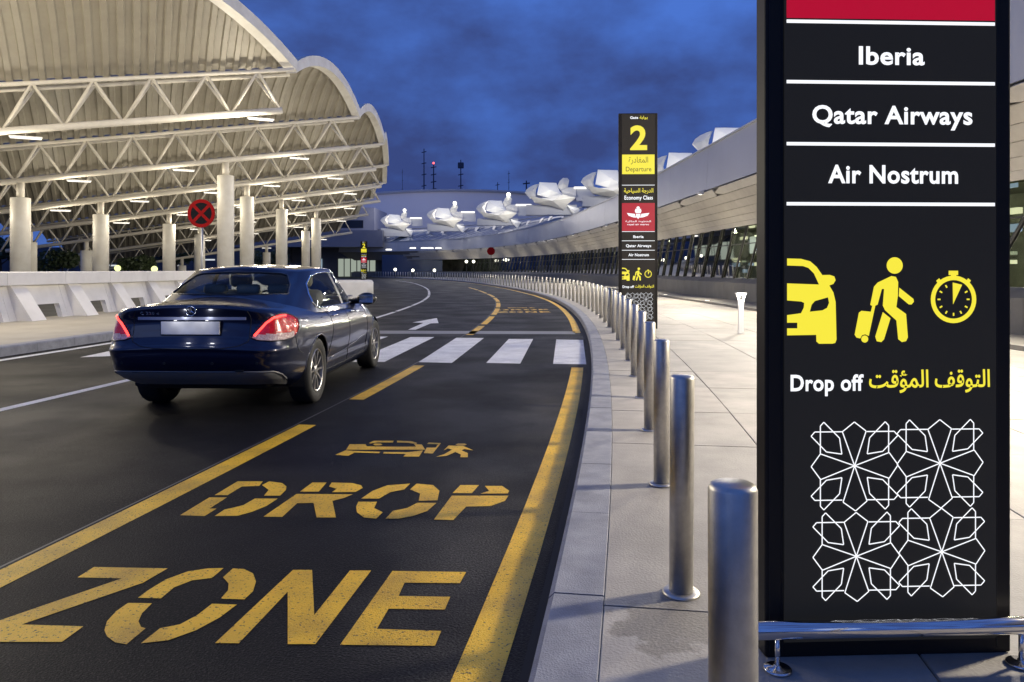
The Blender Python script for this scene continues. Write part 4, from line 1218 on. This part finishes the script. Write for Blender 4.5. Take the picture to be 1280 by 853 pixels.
for a, b in zip(mid, mid[1:]): PER.append(PER[-1] + (b - a).length)
def inside(poly, x, y):
    r_ = False; n = len(poly); j = n - 1
    for i in range(n):
        if (poly[i][1] > y) != (poly[j][1] > y) and x < (poly[j][0] - poly[i][0]) * (y - poly[i][1]) / (poly[j][1] - poly[i][1]) + poly[i][0]: r_ = not r_
        j = i
    return r_
# regions on the hull, in (perimeter distance from rear centre, z)
LAMP = [(.545, .760), (.60, .825), (.68, .900), (.76, .945), (.86, .968), (.98, .970), (1.10, .945), (1.17, .905), (1.13, .84), (1.06, .775), (.99, .742), (.86, .725), (.72, .725), (.60, .737)]
WY = (1.07, 3.91); WR = .335
groups = {'body_shell': [], 'tail_lens': [], 'reversing_lens': [], 'bumper_insert': []}
for k in range(NK):
    for i in range(NT):
        q = (rows[k][i] + rows[k + 1][i + 1]) * .5; pa = (PER[i] + PER[i + 1]) / 2
        if abs(q.x) > .5 and any((q.y - wy) ** 2 + (q.z - .335) ** 2 < .372 ** 2 for wy in WY): continue
        f = (k, i)
        if pa < 1.3 and inside(LAMP, pa, q.z): groups['reversing_lens' if q.z < .775 + .02 * pa and pa < 1.0 else 'tail_lens'].append(f)
        elif pa < .98 and q.z < .442 - .14 * max(0, (pa - .80) / .18) : groups['bumper_insert'].append(f)
        else: groups['body_shell'].append(f)
def hullmesh(name, fs, m, mirror=1, push=0.0):
    idx, V, F = {}, [], []
    def vid(k, i):
        if (k, i) not in idx:
            p = rows[k][i]
            idx[k, i] = len(V); V.append(Vector((p.x * mirror, p.y, p.z)))
        return idx[k, i]
    for k, i in fs:
        f = (vid(k, i), vid(k, i + 1), vid(k + 1, i + 1), vid(k + 1, i))
        F.append(f if mirror > 0 else tuple(reversed(f)))
    return V, F
# body shell: both sides, deck / bonnet top
bv, bf = join(hullmesh('b', groups['body_shell'], None, 1), hullmesh('b', groups['body_shell'], None, -1))
NJ = 16
top = rows[NK]; n0 = len(bv)
for i in range(NT + 1):
    p = top[i]
    for j in range(NJ + 1):
        t = 1 - 2 * j / NJ
        bv.append(Vector((p.x * t, p.y, deckz(p.x * t, p.y) + p.z - deckz(p.x, p.y))))
for i in range(NT):
    for j in range(NJ):
        a = n0 + i * (NJ + 1) + j
        bf.append((a, a + NJ + 1, a + NJ + 2, a + 1))
def weld(me, d=.0006):
    bm = bmesh.new(); bm.from_mesh(me); bmesh.ops.remove_doubles(bm, verts=bm.verts, dist=d)
    bmesh.ops.recalc_face_normals(bm, faces=bm.faces); bm.to_mesh(me); bm.free()
    me.polygons.foreach_set('use_smooth', [True] * len(me.polygons))
    return me
body = obj('body_shell', weld(mesh('body_shell', bv, bf, M_PAINT, True)), CAR, local=True)
bm_ = mk('bumper_insert', join(hullmesh('i', groups['bumper_insert'], None, 1), hullmesh('i', groups['bumper_insert'], None, -1)), M_GREYT, CAR, True, local=True)
for mi, sd_ in ((1, 'right'), (-1, 'left')):
    tl = mk('tail_light', hullmesh('t', groups['tail_lens'], None, mi), M_LENS, CAR, True, local=True)
    mk('reversing_lens', hullmesh('t', groups['reversing_lens'], None, mi), M_LENSW, tl, True, local=True)
    def hp(pa, z, out_=.0, mi=mi):
        """hull point at perimeter distance and height"""
        i = min(range(len(PER)), key=lambda q: abs(PER[q] - pa)); i = min(max(i, 0), NT - 1)
        if PER[i] > pa and i > 0: i -= 1
        t = (pa - PER[i]) / max(1e-9, PER[i + 1] - PER[i])
        k = min(range(NK), key=lambda q: abs(rows[q][i].z - z))
        if rows[k][i].z > z and k > 0: k -= 1
        u = (z - rows[k][i].z) / max(1e-9, rows[k + 1][i].z - rows[k][i].z)
        p = rows[k][i].lerp(rows[k][i + 1], t).lerp(rows[k + 1][i].lerp(rows[k + 1][i + 1], t), u)
        tt = rows[k][i + 1] - rows[k][i]; n_ = Vector((tt.y, -tt.x, 0)).normalized()
        p = p + n_ * out_
        return Vector((p.x * mi, p.y, p.z))
    def dens(poly, m_=4, closed=False):
        o_ = []
        pts = poly + ([poly[0]] if closed else [])
        for a, b in zip(pts, pts[1:]):
            for q in range(m_): o_.append((a[0] + (b[0] - a[0]) * q / m_, a[1] + (b[1] - a[1]) * q / m_))
        if not closed: o_.append(pts[-1])
        return o_
    mk('led_strip', tube([hp(a, z, .004) for a, z in dens([(.575, .775), (.63, .832), (.70, .895), (.78, .934), (.88, .950), (.96, .950)])], .011, 6), E_LED, tl, True, local=True)
    mk('lens_rim', tube([hp(a, z, .001) for a, z in dens(LAMP, 4, True)], .0065, 6, closed=True), M_TRIM, tl, True, local=True)
    # shut lines
    M_GAP = mat('shut_line', (.002, .002, .003), .7)
    seams = [[(.55, 1.0), (.565, .96), (.56, .92), (.54, .83), (.535, .76)], [(.535, .755), (.52, .72), (.44, .685), (.30, .665), (.0, .658)],
             [(1.17, .90), (1.23, .898), (1.5, .895)], [(1.02, .75), (1.08, .66), (1.16, .60), (1.28, .56)]]
    for sm in seams: mk('shut_line', tube([hp(a, z, -.0015) for a, z in dens(sm, 6)], .0045, 5), M_GAP, body, local=True)
    mk('bumper_crease', tube([hp(a, z, .0) for a, z in dens([(.0, .447), (.55, .449), (.76, .445), (.86, .405), (.94, .345)], 8)], .009, 6), mat('insert_rim', (.16, .16, .165), .4), bm_, True, local=True)
def side_x(y, z, src):
    best = sorted(((p.y - y) ** 2 + (p.z - z) ** 2, p.x) for p in src)[:4]
    w_ = [1 / (d + 1e-7) for d, _ in best]
    return sum(a * b[1] for a, b in zip(w_, best)) / sum(w_)
side_src = [p for r_ in rows for p in r_ if p.x > .5]
for mi in (1, -1):
    door_lines = [[(1.50, .955), (1.62, .86), (1.60, .72), (1.48, .52), (1.42, .34), (1.45, .30)], [(2.36, .95), (2.34, .70), (2.34, .30)], [(3.36, .93), (3.30, .72), (3.32, .32)], [(1.46, .285), (2.4, .285), (3.3, .30)]]
    for dl in door_lines:
        pts = dens(dl, 6)
        mk('shut_line', tube([(mi * (side_x(y, z, side_src) + .0005), y, z) for y, z in pts], .0045, 5), M_GAP, body, local=True)
    pts = dens([(1.25, .868), (2.0, .862), (2.8, .845), (3.6, .805)], 8)
    mk('character_line', tube([(mi * (side_x(y, z, side_src) - .002), y, z) for y, z in pts], .006, 6), M_PAINT, body, True, local=True)
    pts = dens([(1.55, .40), (2.2, .43), (2.9, .50), (3.35, .56)], 8)
    mk('lower_crease', tube([(mi * (side_x(y, z, side_src) - .003), y, z) for y, z in pts], .007, 6), M_PAINT, body, True, local=True)
    for hy in (1.72, 2.56):
        xh = side_x(hy + .1, .865, side_src)
        mk('door_handle', bbox(mi * xh - .022, mi * xh + .022, hy, hy + .22, .852, .878, .01), M_CHROME if mi else None, CAR, True, local=True)
    # wheel arch lips and dark wells
    for wy in WY:
        pts = []
        for q in range(25):
            a = PI * (-.06 + 1.12 * q / 24); y, z = wy + .372 * math.cos(a), .335 + .372 * math.sin(a)
            pts.append((mi * (side_x(y, max(z, .2), side_src) - .004), y, z))
        mk('arch_lip', tube(pts, .012, 6), M_PAINT, body, True, local=True)
        V, F = [], []
        for q in range(17):
            a = PI * (-.1 + 1.2 * q / 16)
            for x in (.45, .855): V.append((mi * x, wy + .385 * math.cos(a), .335 + .385 * math.sin(a)))
        for q in range(16): F.append((2 * q, 2 * q + 1, 2 * q + 3, 2 * q + 2))
        mk('wheel_well', (V, F), M_DARK, CAR, True, local=True)
# greenhouse
NG, GK = 300, 40
fr2 = [i / NG for i in range(NG + 1)]
base = resample(superell(.62, 3.62, .835, 4.8, 3.2), fr2)
roofl = resample(superell(1.30, 2.80, .645, 4.2, 3.6), fr2)
grow = []
for k in range(GK + 1):
    t = k / GK; r_ = []
    for (bx, by), (rx, ry) in zip(base, roofl):
        zb = deckz(bx, by) - .025
        zt = 1.350 + .036 * (1 - min(1, abs((ry - 2.12) / .84)) ** 2.2)
        ends = 1 - min(1, abs(bx) / .832)
        bulge = math.sin(PI * t) * (.022 + .03 * ends)
        dx, dy = bx - rx, by - ry
        x = bx + (rx - bx) * t; y = by + (ry - by) * t
        dl = math.hypot(dx, dy) + 1e-6
        r_.append(Vector((x + bulge * .55 * dx / dl, y + bulge * .55 * dy / dl, zb + (zt - zb) * t + bulge * (.35 + .9 * ends))))
    grow.append(r_)
SIDEW = [(1.27, .985), (1.23, 1.03), (1.25, 1.12), (1.34, 1.225), (1.52, 1.305), (1.75, 1.337), (2.05, 1.348), (2.55, 1.336), (2.85, 1.262), (3.12, 1.12), (3.28, .985), (3.24, .962), (2.4, .962), (1.36, .966)]
REARW = [(-.60, 1.128), (.60, 1.128), (.565, 1.22), (.49, 1.315), (.42, 1.335), (.2, 1.345), (-.2, 1.345), (-.42, 1.335), (-.49, 1.315), (-.565, 1.22)]
FRONTW = [(-.64, 1.05), (.64, 1.05), (.52, 1.36), (-.52, 1.36)]
gg = {'cabin': [], 'side': [], 'rear': [], 'front': [], 'pillar': []}
for k in range(GK):
    for i in range(NG):
        q = (grow[k][i] + grow[k + 1][i + 1]) * .5
        n_ = (grow[k][i + 1] - grow[k][i]).cross(grow[k + 1][i] - grow[k][i]).normalized()
        if abs(n_.x) > .55 and inside(SIDEW, q.y, q.z):
            gg['pillar' if abs(q.y - 2.32 + (q.z - 1.0) * .25) < .05 else 'side'].append((k, i))
        elif q.y < 1.7 and abs(n_.x) < .62 and inside(REARW, q.x, q.z): gg['rear'].append((k, i))
        elif q.y > 2.7 and abs(n_.x) < .6 and inside(FRONTW, q.x, q.z): gg['front'].append((k, i))
        else: gg['cabin'].append((k, i))
def gmesh(fs, mirror):
    idx, V, F = {}, [], []
    for k, i in fs:
        f = []
        for kk, ii in ((k, i), (k, i + 1), (k + 1, i + 1), (k + 1, i)):
            if (kk, ii) not in idx:
                p = grow[kk][ii]; idx[kk, ii] = len(V); V.append(Vector((p.x * mirror, p.y, p.z)))
            f.append(idx[kk, ii])
        F.append(tuple(f) if mirror > 0 else tuple(reversed(f)))
    return V, F
cv, cf = join(gmesh(gg['cabin'], 1), gmesh(gg['cabin'], -1))
n0 = len(cv); tp_ = grow[GK]
for i in range(NG + 1):
    p = tp_[i]
    for j in range(NJ + 1):
        t = 1 - 2 * j / NJ
        cv.append(Vector((p.x * t, p.y, p.z + .052 * (1 - t * t) * min(1, p.x / .5))))
for i in range(NG):
    for j in range(NJ):
        a = n0 + i * (NJ + 1) + j; cf.append((a, a + NJ + 1, a + NJ + 2, a + 1))
cabin = obj('cabin_roof', weld(mesh('cabin_roof', cv, cf, M_PAINT, True)), CAR, local=True)
gsrc = [p for r_ in grow for p in r_ if p.x > .35]
for mi in (1, -1):
    sw_ = mk('side_window', gmesh(gg['side'], mi), M_CGLASS, CAR, True, local=True)
    mk('door_pillar', gmesh(gg['pillar'], mi), M_TRIM, CAR, True, local=True)
    pts = dens(SIDEW, 5, True)
    mk('window_trim', tube([(mi * (side_x(y, z, gsrc) + .001), y, z) for y, z in pts], .011, 6, closed=True), M_CHROME if mi > 0 else M_CHROME, sw_, True, local=True)
    # mirror
    mr = mk('door_mirror', [([(mi * x, y, z) for x, y, z in v], f) for v, f in [sphere((.945, 3.06, 1.0), .13, .085, .08, 18, 12)]][0], M_TRIM, CAR, True, local=True)
    mk('mirror_glass', bbox(mi * .955 - .09, mi * .955 + .09, 2.972, 2.980, .95, 1.05, .003), M_CHROME, mr, local=True)
    mk('mirror_stalk', tube([(mi * .70, 3.14, .96), (mi * .92, 3.07, .975)], .035, 8), M_TRIM, mr, True, local=True)
rear_src = [(p.x, p.z, p.y) for r_ in grow for p in r_ if p.y < 1.75]
rw = mk('rear_window', join(gmesh(gg['rear'], 1), gmesh(gg['rear'], -1)), M_CGLASS2, CAR, True, local=True)
def rear_y(x, z):
    best = sorted(((abs(x) - a) ** 2 + (z - b) ** 2, c) for a, b, c in rear_src)[:4]
    w_ = [1 / (d + 1e-7) for d, _ in best]
    return sum(a * b[1] for a, b in zip(w_, best)) / sum(w_)
mk('rear_window_seal', tube([(x, rear_y(x, z) - .002, z) for x, z in dens(REARW, 7, True)], .011, 6, closed=True), M_TRIM, rw, True, local=True)
mk('windscreen', join(gmesh(gg['front'], 1), gmesh(gg['front'], -1)), M_CGLASS, CAR, True, local=True)
# rear furniture: plate, chrome strip, star, badge, plate lamps, parking sensors
ry0 = .085
plate = mk('number_plate', bbox(-.272, .272, .052, .066, .785, .905, .006), mat('plate_pale', (.86, .85, .86), .6, vscale=7, col2=(.62, .61, .62), detail=1), CAR, local=True)
mk('plate_frame', bbox(-.278, .278, .057, .070, .779, .911, .004), M_TRIM, plate, local=True)
def rearstrip(x0, x1, z0, z1, out_):
    V, F = [], []
    for q in range(21):
        x = x0 + (x1 - x0) * q / 20
        pts = [hp_r(x, z0, out_), hp_r(x, z1, out_), hp_r(x, z1, -.004), hp_r(x, z0, -.004)]
        V += pts
    for q in range(20):
        for k in range(4): F.append((4 * q + k, 4 * q + (k + 1) % 4, 4 * q + 4 + (k + 1) % 4, 4 * q + 4 + k))
    F += [(3, 2, 1, 0), tuple(80 + k for k in range(4))]
    return V, F
def hp_r(x, z, o_):
    k = min(range(NK), key=lambda q: abs(rows[q][0].z - z))
    r_ = rows[k]
    i = min(range(80), key=lambda q: abs(r_[q].x - abs(x)))
    return Vector((x, r_[i].y - o_, z))
mk('boot_chrome_strip', rearstrip(-.50, .50, .918, .944, .010), mat('strip_satin', (.42, .45, .62), .3, .35), CAR, local=True)
star = mk('star_emblem', [([(x, y, z) for x, y, z in v], f) for v, f in [tube([(.044 * math.cos(2 * PI * q / 28), .066, 1.0 + .044 * math.sin(2 * PI * q / 28)) for q in range(28)], .0045, 6, closed=True)]][0], M_CHROME, CAR, True, local=True)
for q in range(3):
    a = PI / 2 + q * 2 * PI / 3
    tip = Vector((.042 * math.cos(a), .066, 1.0 + .042 * math.sin(a))); b1 = Vector((.009 * math.cos(a + 1.05), .066, 1.0 + .009 * math.sin(a + 1.05))); b2 = Vector((.009 * math.cos(a - 1.05), .066, 1.0 + .009 * math.sin(a - 1.05)))
    mk('star_arm', ([tip, b1, Vector((0, .058, 1.0)), b2, Vector((0, .072, 1.0))], [(0, 1, 2), (0, 2, 3), (0, 4, 1), (0, 3, 4)]), M_CHROME, star, local=True)
bt = fit(textmesh('C 220 d', .01, 1.1), -.475, -.30, .966, .026)
mk('model_badge', ([(v.x, hp_r(v.x, v.y, .006).y, v.y) for v in bt[0]], bt[1]), M_CHROME, CAR, local=True)
for x in (-.145, .145): mk('plate_lamp', bbox(x - .012, x + .012, .066, .078, .909, .917, .002), emat('plate_lamp', (1, 1, 1), 1.5), CAR, local=True)
for x in (-.145, .145): plight('plate_light', (x * .8, -.05, .935), .36, (1, 1, 1), .02, CAR)
for x in (-.62, -.22, .22, .62):
    p = hp_r(x, .53, .003)
    mk('parking_sensor', [([(a, c, b) for a, b, c in v], f) for v, f in [lathe([(.013, 0), (.013, .006)], 14, (p.x, p.z, p.y - .004))]][0], M_TRIM, CAR, local=True)
mk('tow_cover', bbox(.42, .50, hp_r(.46, .47, .003).y - .002, hp_r(.46, .47, .003).y + .004, .45, .50, .004), M_TRIM, CAR, local=True)
# underbody, seats, dash
mk('underbody', join(bbox(-.72, .72, 1.5, 3.5, .19, .42, .03), bbox(-.60, .60, .40, 4.2, .235, .60, .05)), M_DARK, CAR, local=True)
mk('cabin_floor', box(-.70, .70, 1.45, 3.3, .42, .55), M_TRIM, CAR, local=True)
mk('parcel_shelf', box(-.60, .60, .80, 1.40, 1.03, 1.06), M_TRIM, CAR, local=True)
mk('dashboard', bbox(-.68, .68, 3.05, 3.45, .75, 1.03, .04), M_TRIM, CAR, local=True)
for x in (-.36, .36):
    st = mk('front_seat', join(bbox(x - .25, x + .25, 2.3, 2.85, .55, .72, .06), bbox(x - .24, x + .24, 2.14, 2.32, .68, 1.14, .07)), M_SEAT, CAR, True, local=True)
    mk('headrest', bbox(x - .13, x + .13, 2.12, 2.24, 1.17, 1.34, .05), M_SEAT, st, True, local=True)
rb = mk('rear_bench', join(bbox(-.62, .62, 1.5, 1.95, .55, .72, .05), bbox(-.62, .62, 1.36, 1.52, .68, 1.10, .05)), M_SEAT, CAR, True, local=True)
for x in (-.34, .02, .36): mk('headrest', bbox(x - .13, x + .13, 1.36, 1.46, 1.11, 1.22, .04), M_SEAT, rb, True, local=True)
mk('steering_wheel', tube([(-.36 + .18 * math.cos(2 * PI * q / 24), 2.98 + .06 * math.sin(2 * PI * q / 24), .93 + .17 * math.sin(2 * PI * q / 24)) for q in range(24)], .014, 6, closed=True), M_TRIM, CAR, True, local=True)
# wheels
ty = lathe([(.215, -.095), (.25, -.108), (.30, -.112), (.322, -.105), (.333, -.085), (.335, -.05), (.335, .05), (.333, .085), (.322, .105), (.30, .112), (.25, .108), (.215, .095)], 48, (0, 0, 0), 'x', False)
me_ty = mesh('tyre', *ty, M_TYRE, True)
rimv = lathe([(.222, .098), (.216, .104), (.205, .098), (.20, .06), (.195, -.09)], 48, (0, 0, 0), 'x', False)
spk = []
for q in range(10):
    a = 2 * PI * q / 10
    V = []
    for r_, hw, xo in ((.045, .013, .082), (.12, .009, .090), (.207, .015, .092)):
        for sgn in (-1, 1):
            for dp in (0, -.022):
                V.append((xo + dp, r_ * math.cos(a) - sgn * hw * math.sin(a), r_ * math.sin(a) + sgn * hw * math.cos(a)))
    F = []
    for m_ in (0, 4):
        a0_, a1_, a2_, a3_, b0, b1, b2, b3 = range(m_, m_ + 8)
        F += [(a0_, a2_, b2, b0), (a1_, b1, b3, a3_), (a0_, b0, b1, a1_), (a2_, a3_, b3, b2)]
    spk.append((V, F))
hub = lathe([(.0001, .094), (.035, .094), (.05, .086), (.055, .06)], 24, (0, 0, 0), 'x', False)
me_rim = mesh('rim', *join(rimv, hub, *spk), M_RIM)
me_disc = mesh('brake_disc', *lathe([(.0001, .045), (.15, .045), (.155, .04), (.155, .02)], 32, (0, 0, 0), 'x'), mat('brake_iron', (.03, .03, .03), .5, .3))
me_in = mesh('rim_barrel', *lathe([(.2, .02), (.0001, .015)], 24, (0, 0, 0), 'x'), M_DARK)
for wy in WY:
    for mi in (1, -1):
        wl = bpy.data.objects.new('wheel', me_ty); COL.objects.link(wl); wl.parent = CAR
        wl.location = (mi * .772, wy, .335)
        if mi < 0: wl.rotation_euler = (0, 0, PI)
        for nm, me in (('rim', me_rim), ('brake_disc', me_disc), ('rim_barrel', me_in)):
            o = bpy.data.objects.new(nm, me); COL.objects.link(o); o.parent = wl
